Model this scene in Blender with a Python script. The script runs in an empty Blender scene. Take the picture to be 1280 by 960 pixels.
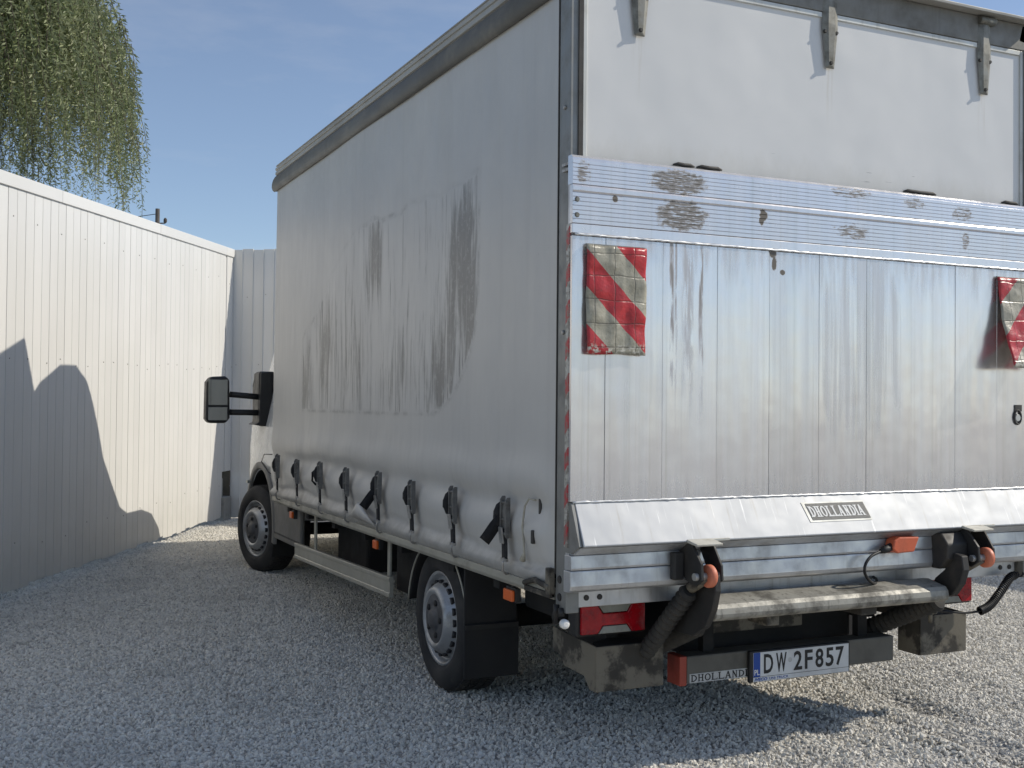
import bpy, bmesh, math, random
import numpy as np
from mathutils import Vector, Matrix

scene = bpy.context.scene
C = scene.collection
random.seed(7); rng = np.random.default_rng(7)
PI = math.pi

# ------------------------------------------------------------------ camera, sky, sun, exposure
cam = bpy.data.cameras.new('camera'); camo = bpy.data.objects.new('camera', cam); C.objects.link(camo)
cam.sensor_width = 36.0; cam.lens = 39.83; cam.clip_start = 0.05; cam.clip_end = 3000
CAM = Vector((-1.8888, -3.5595, 1.3612))
cr = Vector((0.9052656, -0.42475015, 0.0090282)); cu = Vector((-0.01575131, -0.01231953, 0.99980004)); cf = Vector((0.424554, 0.90522679, 0.01784282))
camo.matrix_world = Matrix(((cr.x, cu.x, -cf.x, CAM.x), (cr.y, cu.y, -cf.y, CAM.y), (cr.z, cu.z, -cf.z, CAM.z), (0, 0, 0, 1)))
scene.camera = camo

SUN = Vector((0.769, -0.223, 0.599)).normalized()
w = bpy.data.worlds.new('World'); scene.world = w; w.use_nodes = True
wt = w.node_tree
sky = wt.nodes.new('ShaderNodeTexSky'); sky.sky_type = 'NISHITA'; sky.sun_disc = False
sky.sun_elevation = math.asin(SUN.z); sky.sun_rotation = math.atan2(SUN.x, SUN.y)
sky.air_density = 0.85; sky.dust_density = 0.3; sky.ozone_density = 2.2; sky.altitude = 120
# thin high cloud, everywhere in the sky
tc = wt.nodes.new('ShaderNodeTexCoord')
mp = wt.nodes.new('ShaderNodeMapping'); mp.inputs['Scale'].default_value = (2.2, 2.2, 8.0); mp.inputs['Location'].default_value = (0.35, 0.1, 0.55)
ns = wt.nodes.new('ShaderNodeTexNoise'); ns.inputs['Scale'].default_value = 1.5; ns.inputs['Detail'].default_value = 7; ns.inputs['Roughness'].default_value = 0.6
rp = wt.nodes.new('ShaderNodeValToRGB'); rp.color_ramp.elements[0].position = 0.50; rp.color_ramp.elements[1].position = 0.86
rp.color_ramp.elements[1].color = (0.26, 0.26, 0.26, 1)
rp.color_ramp.elements[0].color = (0.07, 0.07, 0.07, 1)
mx = wt.nodes.new('ShaderNodeMix'); mx.data_type = 'RGBA'
mx.inputs[7].default_value = (7.0, 6.7, 6.4, 1)
bg = wt.nodes['Background']; bg.inputs[1].default_value = 0.13
wt.links.new(tc.outputs['Generated'], mp.inputs[0]); wt.links.new(mp.outputs[0], ns.inputs['Vector'])
wt.links.new(ns.outputs['Fac'], rp.inputs[0]); wt.links.new(rp.outputs[0], mx.inputs[0])
wt.links.new(sky.outputs[0], mx.inputs[6]); wt.links.new(mx.outputs[2], bg.inputs[0])

sx_ = wt.nodes.new('ShaderNodeSeparateXYZ'); wt.links.new(tc.outputs['Generated'], sx_.inputs[0])
mr = wt.nodes.new('ShaderNodeMapRange'); mr.interpolation_type = 'SMOOTHSTEP'; mr.inputs[1].default_value = 0.075; mr.inputs[2].default_value = 0.02; wt.links.new(sx_.outputs[2], mr.inputs[0])
mp2 = wt.nodes.new('ShaderNodeMapping'); mp2.inputs['Scale'].default_value = (5, 5, 26); wt.links.new(tc.outputs['Generated'], mp2.inputs[0])
n2 = wt.nodes.new('ShaderNodeTexNoise'); n2.inputs['Scale'].default_value = 1.0; n2.inputs['Detail'].default_value = 5; wt.links.new(mp2.outputs[0], n2.inputs['Vector'])
r2 = wt.nodes.new('ShaderNodeMapRange'); r2.interpolation_type = 'SMOOTHSTEP'; r2.inputs[1].default_value = 0.4; r2.inputs[2].default_value = 0.65; wt.links.new(n2.outputs['Fac'], r2.inputs[0])
pr = wt.nodes.new('ShaderNodeMath'); pr.operation = 'MULTIPLY'; wt.links.new(mr.outputs[0], pr.inputs[0]); wt.links.new(r2.outputs[0], pr.inputs[1])
mx2 = wt.nodes.new('ShaderNodeMix'); mx2.data_type = 'RGBA'; mx2.inputs[7].default_value = (8.2, 7.3, 5.9, 1)
wt.links.new(pr.outputs[0], mx2.inputs[0]); wt.links.new(mx.outputs[2], mx2.inputs[6]); wt.links.new(mx2.outputs[2], bg.inputs[0])

sl = bpy.data.lights.new('sun', 'SUN'); sl.energy = 3.6; sl.angle = math.radians(0.53); sl.color = (1.0, 0.935, 0.82)
so = bpy.data.objects.new('sun', sl); C.objects.link(so); so.location = (12, -4, 14)
so.rotation_euler = SUN.to_track_quat('Z', 'Y').to_euler()

vs = scene.view_settings
vs.view_transform = 'Standard'; vs.look = 'None'; vs.exposure = 0.0; vs.gamma = 1.0; vs.use_curve_mapping = False

# ------------------------------------------------------------------ material helpers
class NT:
    def __init__(s, name, rough=0.6, metal=0.0, color=(0.5, 0.5, 0.5)):
        s.m = bpy.data.materials.new(name); s.m.use_nodes = True; s.t = s.m.node_tree
        s.b = s.t.nodes['Principled BSDF']
        s.b.inputs['Base Color'].default_value = (*color, 1); s.b.inputs['Roughness'].default_value = rough; s.b.inputs['Metallic'].default_value = metal
    def new(s, t): return s.t.nodes.new(t)
    def set(s, sock, v):
        if isinstance(v, (int, float)): sock.default_value = v
        elif isinstance(v, tuple): sock.default_value = v if len(v) == len(sock.default_value) else (*v, 1)
        else: s.t.links.new(v, sock)
    def pos(s): return s.new('ShaderNodeNewGeometry').outputs['Position']
    def obj(s): return s.new('ShaderNodeTexCoord').outputs['Object']
    def rnd(s): return s.new('ShaderNodeObjectInfo').outputs['Random']
    def sep(s, v):
        n = s.new('ShaderNodeSeparateXYZ'); s.set(n.inputs[0], v); return n.outputs
    def mul(s, v, k):
        n = s.new('ShaderNodeVectorMath'); n.operation = 'MULTIPLY'; s.set(n.inputs[0], v); n.inputs[1].default_value = k; return n.outputs[0]
    def noise(s, v, scale=5, detail=4, rough=0.55, dist=0.0):
        n = s.new('ShaderNodeTexNoise'); s.set(n.inputs['Vector'], v); n.inputs['Scale'].default_value = scale
        n.inputs['Detail'].default_value = detail; n.inputs['Roughness'].default_value = rough; n.inputs['Distortion'].default_value = dist
        return n.outputs['Fac']
    def voro(s, v, scale, out='Color', feat='F1'):
        n = s.new('ShaderNodeTexVoronoi'); n.feature = feat; s.set(n.inputs['Vector'], v); n.inputs['Scale'].default_value = scale; return n.outputs[out]
    def ma(s, op, a, b=0.0, c=0.0, clamp=False):
        n = s.new('ShaderNodeMath'); n.operation = op; n.use_clamp = clamp
        s.set(n.inputs[0], a); s.set(n.inputs[1], b); s.set(n.inputs[2], c); return n.outputs[0]
    def ss(s, v, a, b, o0=0.0, o1=1.0):
        n = s.new('ShaderNodeMapRange'); n.interpolation_type = 'SMOOTHSTEP'
        s.set(n.inputs[0], v); n.inputs[1].default_value = a; n.inputs[2].default_value = b; n.inputs[3].default_value = o0; n.inputs[4].default_value = o1
        return n.outputs[0]
    def mix(s, f, a, b, blend='MIX'):
        n = s.new('ShaderNodeMix'); n.data_type = 'RGBA'; n.blend_type = blend
        s.set(n.inputs[0], f); s.set(n.inputs[6], a); s.set(n.inputs[7], b); return n.outputs[2]
    def attr(s, name):
        n = s.new('ShaderNodeAttribute'); n.attribute_name = name; return n.outputs['Fac']
    def col(s, v): s.set(s.b.inputs['Base Color'], v)
    def ro(s, v): s.set(s.b.inputs['Roughness'], v)
    def bump(s, h, strength=0.3, dist=0.01):
        n = s.new('ShaderNodeBump'); n.inputs['Strength'].default_value = strength; n.inputs['Distance'].default_value = dist
        s.set(n.inputs['Height'], h); s.t.links.new(n.outputs[0], s.b.inputs['Normal'])

def worn(name, base, dirt, rough=0.55, metal=0.0, scale=6.0, lo=0.45, hi=0.75, amt=0.7, streak=0.0, bump=0.0, space='pos'):
    n = NT(name, rough, metal); p = n.pos() if space == 'pos' else n.obj()
    f = n.ma('MULTIPLY', n.ss(n.noise(p, scale, 6, 0.65), lo, hi), amt)
    if streak:
        f2 = n.ma('MULTIPLY', n.ss(n.noise(n.mul(p, (9, 9, 0.7)), 4, 4, 0.6), 0.5, 0.78), streak)
        f = n.ma('MAXIMUM', f, f2)
    v = n.ss(n.noise(p, scale * 0.35, 3), 0.3, 0.7, 0.88, 1.08)
    c = n.mix(f, base, dirt); vm = n.mix(1.0, c, (1, 1, 1)); n.t.nodes[-1].blend_type = 'MULTIPLY'
    cc = n.new('ShaderNodeCombineColor'); [n.t.links.new(v, cc.inputs[i]) for i in range(3)]
    n.set(n.t.nodes[-2].inputs[7], cc.outputs[0]); n.col(vm)
    n.ro(n.ss(n.noise(p, scale * 2, 4), 0.3, 0.7, max(0.05, rough - 0.08), min(1, rough + 0.12)))
    if bump: n.bump(n.noise(p, scale * 9, 5, 0.6), bump, 0.004)
    return n.m

M = {}
M['cab_white'] = worn('cab_white', (0.76, 0.765, 0.75), (0.55, 0.53, 0.48), 0.25, 0, 3, 0.55, 0.85, 0.25)
M['grey_plastic'] = worn('grey_plastic', (0.17, 0.165, 0.155), (0.25, 0.235, 0.2), 0.6, 0, 7)
M['black_plastic'] = worn('black_plastic', (0.018, 0.018, 0.019), (0.05, 0.048, 0.045), 0.5, 0, 9, 0.5, 0.8, 0.6)
M['webbing'] = worn('webbing', (0.012, 0.012, 0.014), (0.05, 0.048, 0.045), 0.85, 0, 20, 0.5, 0.8, 0.5)
M['buckle'] = worn('buckle', (0.17, 0.168, 0.16), (0.07, 0.06, 0.052), 0.5, 0.35, 25)
M['hook'] = worn('hook', (0.42, 0.41, 0.39), (0.18, 0.15, 0.12), 0.45, 0.6, 30)
M['rubber'] = worn('rubber', (0.022, 0.022, 0.023), (0.075, 0.07, 0.064), 0.8, 0, 8, 0.4, 0.75, 0.7, space='obj')
M['boot'] = worn('boot_rubber', (0.024, 0.023, 0.021), (0.07, 0.064, 0.055), 0.8, 0, 10, 0.4, 0.7, 0.8)
M['weld'] = worn('weld', (0.78, 0.78, 0.77), (0.5, 0.48, 0.44), 0.35, 0.7, 12, 0.5, 0.8, 0.5)
M['mudflap'] = worn('mudflap', (0.016, 0.016, 0.017), (0.055, 0.05, 0.046), 0.75, 0, 6, 0.4, 0.8, 0.7)
M['rim'] = worn('rim', (0.42, 0.43, 0.44), (0.16, 0.145, 0.13), 0.42, 0.55, 9, 0.42, 0.75, 0.75, space='obj')
M['hub'] = worn('hub', (0.10, 0.10, 0.105), (0.06, 0.055, 0.05), 0.55, 0.2, 12, space='obj')
M['dark_steel'] = worn('dark_steel', (0.035, 0.034, 0.033), (0.10, 0.085, 0.068), 0.6, 0.3, 8, 0.45, 0.8, 0.7)
M['muddy_steel'] = worn('muddy_steel', (0.17, 0.152, 0.118), (0.035, 0.031, 0.026), 0.75, 0, 6, 0.44, 0.54, 0.92, 0.0, 0.3)
M['under'] = worn('underbody', (0.014, 0.014, 0.014), (0.04, 0.037, 0.033), 0.85, 0, 6)
M['rail_alu'] = worn('rail_alu', (0.40, 0.385, 0.325), (0.17, 0.155, 0.12), 0.5, 0.35, 5, 0.45, 0.8, 0.7)
M['guard_alu'] = worn('guard_alu', (0.46, 0.44, 0.37), (0.27, 0.25, 0.2), 0.45, 0.35, 4, 0.45, 0.85, 0.5)
M['post'] = worn('post', (0.26, 0.262, 0.25), (0.12, 0.115, 0.1), 0.5, 0.45, 6, 0.45, 0.8, 0.6, 0.35)
M['roof_alu'] = worn('roof_alu', (0.40, 0.385, 0.345), (0.2, 0.185, 0.15), 0.5, 0.3, 2.5, 0.45, 0.8, 0.5)
M['tarp_roll'] = worn('tarp_roll', (0.14, 0.135, 0.12), (0.235, 0.22, 0.185), 0.6, 0, 5, 0.45, 0.75, 0.8)
M['header'] = worn('header', (0.23, 0.22, 0.195), (0.13, 0.12, 0.1), 0.55, 0.3, 6, 0.4, 0.75, 0.7, 0.4)
M['hinge'] = worn('hinge', (0.26, 0.25, 0.215), (0.085, 0.078, 0.062), 0.5, 0.5, 14, 0.4, 0.75, 0.8)
M['seal'] = worn('seal', (0.045, 0.042, 0.038), (0.11, 0.1, 0.085), 0.7, 0, 15)
M['trim_alu'] = worn('trim_alu', (0.62, 0.62, 0.58), (0.3, 0.28, 0.23), 0.45, 0.3, 6, 0.45, 0.8, 0.6, 0.4)
M['beam_alu'] = worn('beam_alu', (0.60, 0.61, 0.62), (0.27, 0.255, 0.225), 0.36, 0.7, 7, 0.45, 0.8, 0.6, 0.45, 0.05)
M['light_plate'] = worn('light_plate', (0.58, 0.56, 0.49), (0.3, 0.27, 0.2), 0.5, 0.3, 18, 0.45, 0.75, 0.7)
M['torsion'] = worn('torsion', (0.36, 0.345, 0.30), (0.055, 0.05, 0.04), 0.55, 0.2, 7, 0.42, 0.66, 0.85, 0.9, 0.3)
M['bar_grey'] = worn('bar_grey', (0.125, 0.12, 0.105), (0.06, 0.056, 0.048), 0.6, 0.1, 5, 0.45, 0.8, 0.7)
M['red_end'] = worn('red_end', (0.36, 0.06, 0.035), (0.16, 0.05, 0.035), 0.5, 0, 12)
M['orange'] = worn('orange', (0.62, 0.13, 0.055), (0.3, 0.09, 0.05), 0.5, 0, 20, 0.45, 0.8, 0.6)
M['roller'] = worn('roller', (0.66, 0.20, 0.11), (0.3, 0.1, 0.06), 0.5, 0, 25, 0.45, 0.8, 0.6)
M['amber'] = NT('amber_lens', 0.3, 0, (0.72, 0.13, 0.02)).m
M['red_lens'] = worn('red_lens', (0.42, 0.006, 0.014), (0.2, 0.004, 0.01), 0.2, 0, 30, 0.4, 0.7, 0.8)
M['grey_lens'] = worn('grey_lens', (0.30, 0.31, 0.28), (0.16, 0.15, 0.12), 0.3, 0, 20)
M['white_dot'] = NT('white_cap', 0.4, 0, (0.75, 0.75, 0.73)).m
M['mirror_glass'] = NT('mirror_glass', 0.03, 1.0, (0.34, 0.36, 0.37)).m
M['windscreen'] = NT('windscreen', 0.05, 0.0, (0.02, 0.024, 0.026)).m
M['plate_white'] = worn('plate_white', (0.66, 0.68, 0.70), (0.45, 0.45, 0.43), 0.35, 0, 14, 0.45, 0.8, 0.5)
M['plate_blue'] = NT('plate_blue', 0.4, 0, (0.012, 0.065, 0.34)).m
M['plate_black'] = NT('plate_black', 0.45, 0, (0.012, 0.012, 0.014)).m
M['sticker_light'] = worn('sticker_light', (0.52, 0.53, 0.53), (0.3, 0.3, 0.28), 0.45, 0, 20)
M['sticker_dark'] = worn('sticker_dark', (0.105, 0.105, 0.098), (0.3, 0.3, 0.28), 0.5, 0, 60, 0.55, 0.8, 0.7)
M['letter_white'] = NT('letter_white', 0.5, 0, (0.72, 0.72, 0.70)).m
M['cable'] = NT('cable', 0.55, 0, (0.012, 0.012, 0.013)).m
M['cord'] = worn('cord', (0.42, 0.40, 0.33), (0.2, 0.18, 0.14), 0.7, 0, 30)
M['concrete'] = worn('concrete', (0.33, 0.32, 0.29), (0.18, 0.17, 0.15), 0.9, 0, 9, bump=0.5)
M['pole'] = worn('pole_wood', (0.10, 0.09, 0.08), (0.05, 0.045, 0.04), 0.85, 0, 4)
M['screw'] = NT('screw', 0.5, 0.3, (0.42, 0.40, 0.37)).m

def mk_fence_mat():
    n = NT('fence_sheet', 0.42); p = n.pos(); z = n.sep(p)[2]
    big = n.noise(p, 1.3, 3); fine = n.ss(n.noise(n.mul(p, (6, 6, 0.5)), 5, 4), 0.5, 0.8)
    splash = n.ma('MULTIPLY', n.ss(n.ma('ADD', z, n.ma('MULTIPLY', n.noise(p, 9, 5), 0.35)), 0.75, 0.15), 0.45)
    c = n.mix(n.ma('MULTIPLY', fine, 0.14), (0.75, 0.735, 0.70), (0.55, 0.53, 0.48))
    c = n.mix(n.ss(big, 0.35, 0.7), c, (0.72, 0.705, 0.665))
    c = n.mix(splash, c, (0.50, 0.48, 0.43))
    r = n.rnd(); k = n.ss(r, 0, 1, 0.955, 1.0)
    cc = n.new('ShaderNodeCombineColor'); [n.t.links.new(k, cc.inputs[i]) for i in range(3)]
    n.col(n.mix(1.0, c, cc.outputs[0], 'MULTIPLY')); n.bump(n.noise(n.mul(p, (1, 1, 0.25)), 3, 2), 0.25, 0.02)
    return n.m
M['fence'] = mk_fence_mat()

def mk_curtain():
    n = NT('curtain_vinyl', 0.42); p = n.pos(); o = n.sep(p)
    st = n.attr('stain'); ed = n.attr('edge')
    sv = n.mul(p, (1, 9, 0.9)); s1 = n.noise(sv, 2.0, 6, 0.7, 0.7); s2 = n.noise(n.mul(p, (1, 30, 2.2)), 1.6, 4, 0.65, 0.3)
    fl = n.noise(p, 28, 5, 0.7)
    a = n.ma('ADD', n.ma('MULTIPLY', s1, 0.68), n.ma('MULTIPLY', s2, 0.32))
    a = n.ma('ADD', a, n.ma('MULTIPLY', st, 0.36))
    m = n.ma('MULTIPLY', n.ss(a, 0.60, 0.78), n.ss(st, 0.02, 0.22))
    m = n.ma('MULTIPLY', m, n.ss(fl, 0.28, 0.5, 0.55, 1.0))
    m = n.ma('MAXIMUM', m, n.ma('MULTIPLY', ed, n.ss(n.noise(p, 9, 5, 0.7), 0.42, 0.62, 0.15, 0.85)))
    base = n.mix(n.ss(n.noise(p, 1.1, 4, 0.6), 0.3, 0.72), (0.49, 0.48, 0.455), (0.55, 0.535, 0.50))
    base = n.mix(n.ma('MULTIPLY', n.ss(n.noise(n.mul(p, (1, 5, 0.25)), 2.2, 4, 0.6), 0.5, 0.8), 0.22), base, (0.34, 0.335, 0.32))
    base = n.mix(n.ma('MULTIPLY', n.ss(st, 0.02, 0.2), 0.15), base, (0.56, 0.555, 0.54))
    base = n.mix(n.ma('MULTIPLY', n.ss(n.noise(p, 60, 4, 0.7), 0.62, 0.8), 0.25), base, (0.17, 0.165, 0.15))
    low = n.ma('MULTIPLY', n.ss(n.ma('ADD', o[2], n.ma('MULTIPLY', n.noise(p, 14, 5, 0.7), 0.12)), 0.86, 0.76), 0.65)
    base = n.mix(low, base, (0.20, 0.19, 0.165))
    n.col(n.mix(n.ma('MULTIPLY', m, 0.72), base, (0.11, 0.106, 0.098)))
    n.ro(n.ss(s1, 0.3, 0.7, 0.33, 0.44))
    n.bump(n.ma('ADD', n.noise(n.mul(p, (1, 1.5, 0.7)), 2.0, 3), n.ma('MULTIPLY', n.noise(p, 11, 3), 0.08)), 0.22, 0.05)
    return n.m
M['curtain'] = mk_curtain()

def blob(n, x, z, nz, cx, cz, rx, rz, amp=1.0):
    dx = n.ma('DIVIDE', n.ma('SUBTRACT', x, cx), rx); dz = n.ma('DIVIDE', n.ma('SUBTRACT', z, cz), rz)
    d = n.ma('SQRT', n.ma('ADD', n.ma('MULTIPLY', dx, dx), n.ma('MULTIPLY', dz, dz)))
    d = n.ma('ADD', d, n.ma('MULTIPLY', n.ma('SUBTRACT', nz, 0.5), 2.4 * amp))
    return n.ss(d, 1.0, 0.75)

def mk_alu(name, lip=False):
    n = NT(name, 0.3, 0.62 if lip else 0.8); p = n.pos(); o = n.sep(p); x, z = o[0], o[2]
    nz = n.noise(n.mul(p, (1, 1, 1)), 34, 5, 0.65); nb = n.noise(p, 90, 4, 0.7)
    strk = n.noise(n.mul(p, (22, 1, 0.55)), 1.4, 5, 0.6); strk2 = n.noise(n.mul(p, (60, 1, 0.35)), 1.0, 3, 0.5)
    base = n.mix(n.ss(strk, 0.32, 0.7), (0.79, 0.765, 0.77), (0.745, 0.725, 0.725))
    base = n.mix(n.ma('MULTIPLY', n.ss(strk2, 0.52, 0.76), 0.3), base, (0.56, 0.545, 0.51))
    r = n.rnd(); k = n.ss(r, 0, 1, 0.93, 1.0)
    cc = n.new('ShaderNodeCombineColor'); [n.t.links.new(k, cc.inputs[i]) for i in range(3)]
    base = n.mix(1.0, base, cc.outputs[0], 'MULTIPLY')
    m = None
    def add(v):
        nonlocal m; m = v if m is None else n.ma('MAXIMUM', m, v)
    if lip:
        rows = n.noise(n.mul(p, (26, 1, 150)), 1.0, 3, 0.7)
        pat = n.ma('MULTIPLY', n.ss(rows, 0.36, 0.52), 0.85)
        for b in ((0.425, 2.185, 0.135, 0.052), (0.44, 2.06, 0.12, 0.062)):
            add(n.ma('MULTIPLY', blob(n, x, z, nz, *b, 0.45), pat))
        for b in ((1.24, 2.215, 0.10, 0.022), (1.57, 2.20, 0.055, 0.024), (1.84, 2.18, 0.06, 0.03), (1.86, 2.07, 0.022, 0.045), (1.25, 2.06, 0.09, 0.03), (0.03, 2.19, 0.03, 0.05)):
            add(n.ma('MULTIPLY', blob(n, x, z, nz, *b, 0.9), n.ma('MULTIPLY', n.ss(rows, 0.42, 0.58), 0.75)))
        for b in ((0.81, 2.095, 0.022, 0.022), (0.80, 2.07, 0.012, 0.02), (0.155, 2.10, 0.012, 0.014)):
            add(blob(n, x, z, nz, *b, 0.7))
        add(n.ma('MULTIPLY', n.ss(n.noise(n.mul(p, (12, 1, 60)), 1.2, 5, 0.75), 0.60, 0.75), 0.4))
    else:
        for cx, wd, a in ((0.40, 0.013, 0.75), (0.418, 0.007, 0.5), (0.527, 0.012, 0.75), (0.47, 0.035, 0.35)):
            d = n.ma('ABSOLUTE', n.ma('SUBTRACT', n.ma('ADD', x, n.ma('MULTIPLY', n.ma('SUBTRACT', n.noise(n.mul(p, (1, 1, 0.6)), 5, 3), 0.5), 0.02)), cx))
            brk = n.ss(n.noise(n.mul(p, (30, 1, 3.5)), 1.5, 4, 0.65), 0.40, 0.6)
            fade = n.ss(n.ma('ADD', z, n.ma('MULTIPLY', n.noise(n.mul(p, (60, 1, 1)), 1.0, 2), 0.5)), 1.45, 2.0)
            add(n.ma('MULTIPLY', n.ma('MULTIPLY', n.ss(d, wd, wd * 0.3), a), n.ma('MULTIPLY', brk, fade)))
        for b in ((0.852, 1.95, 0.022, 0.02), (0.862, 1.91, 0.012, 0.03), (0.905, 1.878, 0.014, 0.012)):
            add(blob(n, x, z, nz, *b, 0.7))
        edge = n.ss(n.ma('ADD', z, n.ma('MULTIPLY', n.noise(n.mul(p, (40, 1, 4)), 1.0, 4), 0.5)), 2.06, 2.32)
        add(n.ma('MULTIPLY', edge, 0.25))
        add(n.ma('MULTIPLY', n.ss(nb, 0.68, 0.76), 0.22))
        add(n.ma('MULTIPLY', n.ss(n.ma('ADD', z, n.ma('MULTIPLY', n.noise(n.mul(p, (50, 1, 3)), 1.0, 4), 0.25)), 1.25, 1.1), 0.25))
        smear = blob(n, x, z, n.noise(n.mul(p, (12, 1, 1)), 1.5, 4), 0.18, 1.45, 0.2, 0.16, 0.6)
        add(n.ma('MULTIPLY', smear, 0.05))
        br = n.ma('MULTIPLY', blob(n, x, z, n.noise(n.mul(p, (9, 1, 1)), 1.5, 4), 1.28, 1.62, 0.28, 0.42, 0.6), n.ma('MULTIPLY', n.ss(strk, 0.35, 0.6), 0.17))
        add(br)
    n.col(n.mix(m, base, (0.155, 0.135, 0.11)))
    n.set(n.b.inputs['Metallic'], n.ss(m, 0.0, 0.7, 0.62 if lip else 0.8, 0.1))
    rr = n.ss(n.noise(n.mul(p, (10, 1, 0.8)), 1.6, 3), 0.3, 0.7, 0.18, 0.26)
    n.ro(n.ma('ADD', rr, n.ma('MULTIPLY', m, 0.35)))
    wav = n.noise(n.mul(p, (1.0, 1, 0.8)), 2.6, 3); scr = n.noise(n.mul(p, (6, 1, 40)), 1.2, 3, 0.6)
    n.bump(n.ma('ADD', wav, n.ma('MULTIPLY', scr, 0.01)), 0.16, 0.03)
    return n.m
M['alu'] = mk_alu('platform_alu'); M['alu_lip'] = mk_alu('platform_lip_alu', True)

def mk_slope():
    n = NT('slope_alu', 0.5, 0.35); p = n.pos()
    s = n.noise(n.mul(p, (16, 1, 1.4)), 1.6, 5, 0.6)
    c = n.mix(n.ss(s, 0.55, 0.78), (0.46, 0.47, 0.48), (0.37, 0.355, 0.32))
    wh = n.ma('MULTIPLY', n.ss(n.noise(n.mul(p, (38, 1, 2.2)), 1.5, 4, 0.6), 0.60, 0.7), 0.55)
    c = n.mix(wh, c, (0.85, 0.85, 0.84)); n.col(c)
    n.ro(n.ss(n.noise(p, 8, 4), 0.3, 0.7, 0.44, 0.56)); n.bump(n.noise(n.mul(p, (1, 1, 1)), 3, 3), 0.2, 0.03)
    return n.m
M['slope'] = mk_slope()

def mk_panel():
    n = NT('rear_panel_white', 0.38); p = n.pos(); o = n.sep(p)
    c = n.mix(n.ss(n.noise(p, 1.6, 4), 0.35, 0.7), (0.70, 0.695, 0.675), (0.75, 0.74, 0.715))
    low = n.ss(n.ma('ADD', o[2], n.ma('MULTIPLY', n.noise(n.mul(p, (12, 1, 6)), 1.2, 5, 0.7), 0.16)), 2.45, 2.30)
    c = n.mix(n.ma('MULTIPLY', low, 0.35), c, (0.46, 0.43, 0.35))
    for cx in (0.287, 1.177, 2.027):
        d = n.ma('ABSOLUTE', n.ma('SUBTRACT', o[0], cx)); f = n.ma('MULTIPLY', n.ss(d, 0.035, 0.005), n.ss(o[2], 2.45, 2.74))
        f = n.ma('MULTIPLY', f, n.ss(n.noise(n.mul(p, (40, 1, 2)), 1.3, 4), 0.42, 0.65, 0, 0.35)); c = n.mix(f, c, (0.42, 0.36, 0.24))
    sc = n.ma('MULTIPLY', n.ss(n.noise(n.mul(p, (7, 1, 160)), 1.0, 2, 0.5), 0.71, 0.74), n.ss(o[2], 2.37, 2.33))
    c = n.mix(sc, c, (0.1, 0.09, 0.08)); n.col(c); n.bump(n.noise(p, 2.2, 2), 0.2, 0.05)
    return n.m
M['panel'] = mk_panel()

def mk_flag(name, x0, x1, z0, z1, flip):
    n = NT(name, 0.34); p = n.pos(); o = n.sep(p)
    u = n.ma('DIVIDE', n.ma('SUBTRACT', o[0], x0), x1 - x0); v = n.ma('DIVIDE', n.ma('SUBTRACT', z1, o[2]), z1 - z0)
    if flip: u = n.ma('SUBTRACT', 1.0, u)
    t = n.ma('SUBTRACT', v, n.ma('MULTIPLY', u, 0.62)); fr = n.ma('FRACT', n.ma('DIVIDE', n.ma('ADD', t, 2.03), 0.69))
    red = n.ss(fr, 0.505, 0.495); nz = n.noise(p, 20, 5, 0.65)
    cream = n.mix(n.ss(nz, 0.35, 0.7), (0.42, 0.39, 0.30), (0.26, 0.24, 0.18)); rd = n.mix(n.ss(nz, 0.35, 0.7), (0.52, 0.028, 0.032), (0.34, 0.02, 0.024))
    c = n.mix(red, cream, rd)
    crease = n.ss(n.noise(p, 48, 4, 0.7), 0.62, 0.72); c = n.mix(n.ma('MULTIPLY', crease, 0.4), c, (0.09, 0.08, 0.07))
    gu = n.ma('ABSOLUTE', n.ma('SUBTRACT', n.ma('FRACT', n.ma('ADD', n.ma('MULTIPLY', u, 3.0), n.ma('MULTIPLY', n.noise(p, 9, 2), 0.25))), 0.5)); gv = n.ma('ABSOLUTE', n.ma('SUBTRACT', n.ma('FRACT', n.ma('ADD', n.ma('MULTIPLY', v, 4.6), n.ma('MULTIPLY', n.noise(p, 7, 2), 0.4))), 0.5))
    ln_ = n.ma('MAXIMUM', n.ss(gu, 0.045, 0.0), n.ss(gv, 0.05, 0.0)); c = n.mix(n.ma('MULTIPLY', ln_, n.ss(nz, 0.3, 0.6, 0.2, 0.6)), c, (0.09, 0.08, 0.065))
    flake = n.ma('MULTIPLY', n.ss(n.noise(p, 70, 4, 0.7), 0.5, 0.6), n.ss(v, 0.86, 0.97)); c = n.mix(flake, c, (0.58, 0.55, 0.46))
    n.col(c); n.bump(n.ma('SUBTRACT', n.noise(p, 16, 4), n.ma('MULTIPLY', ln_, 0.2)), 0.45, 0.012); return n.m

def mk_tape():
    n = NT('hazard_tape', 0.4); p = n.pos(); o = n.sep(p)
    fr = n.ma('FRACT', n.ma('DIVIDE', n.ma('ADD', n.ma('ADD', o[2], n.ma('MULTIPLY', o[1], 1.0)), 5.0), 0.13)); red = n.ss(fr, 0.52, 0.48)
    nz = n.ss(n.noise(p, 45, 5, 0.7), 0.40, 0.60)
    n.col(n.mix(n.ma('MULTIPLY', nz, 0.85), n.mix(red, (0.5, 0.49, 0.44), (0.5, 0.03, 0.04)), (0.2, 0.18, 0.15))); return n.m
M['tape'] = mk_tape()

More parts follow.
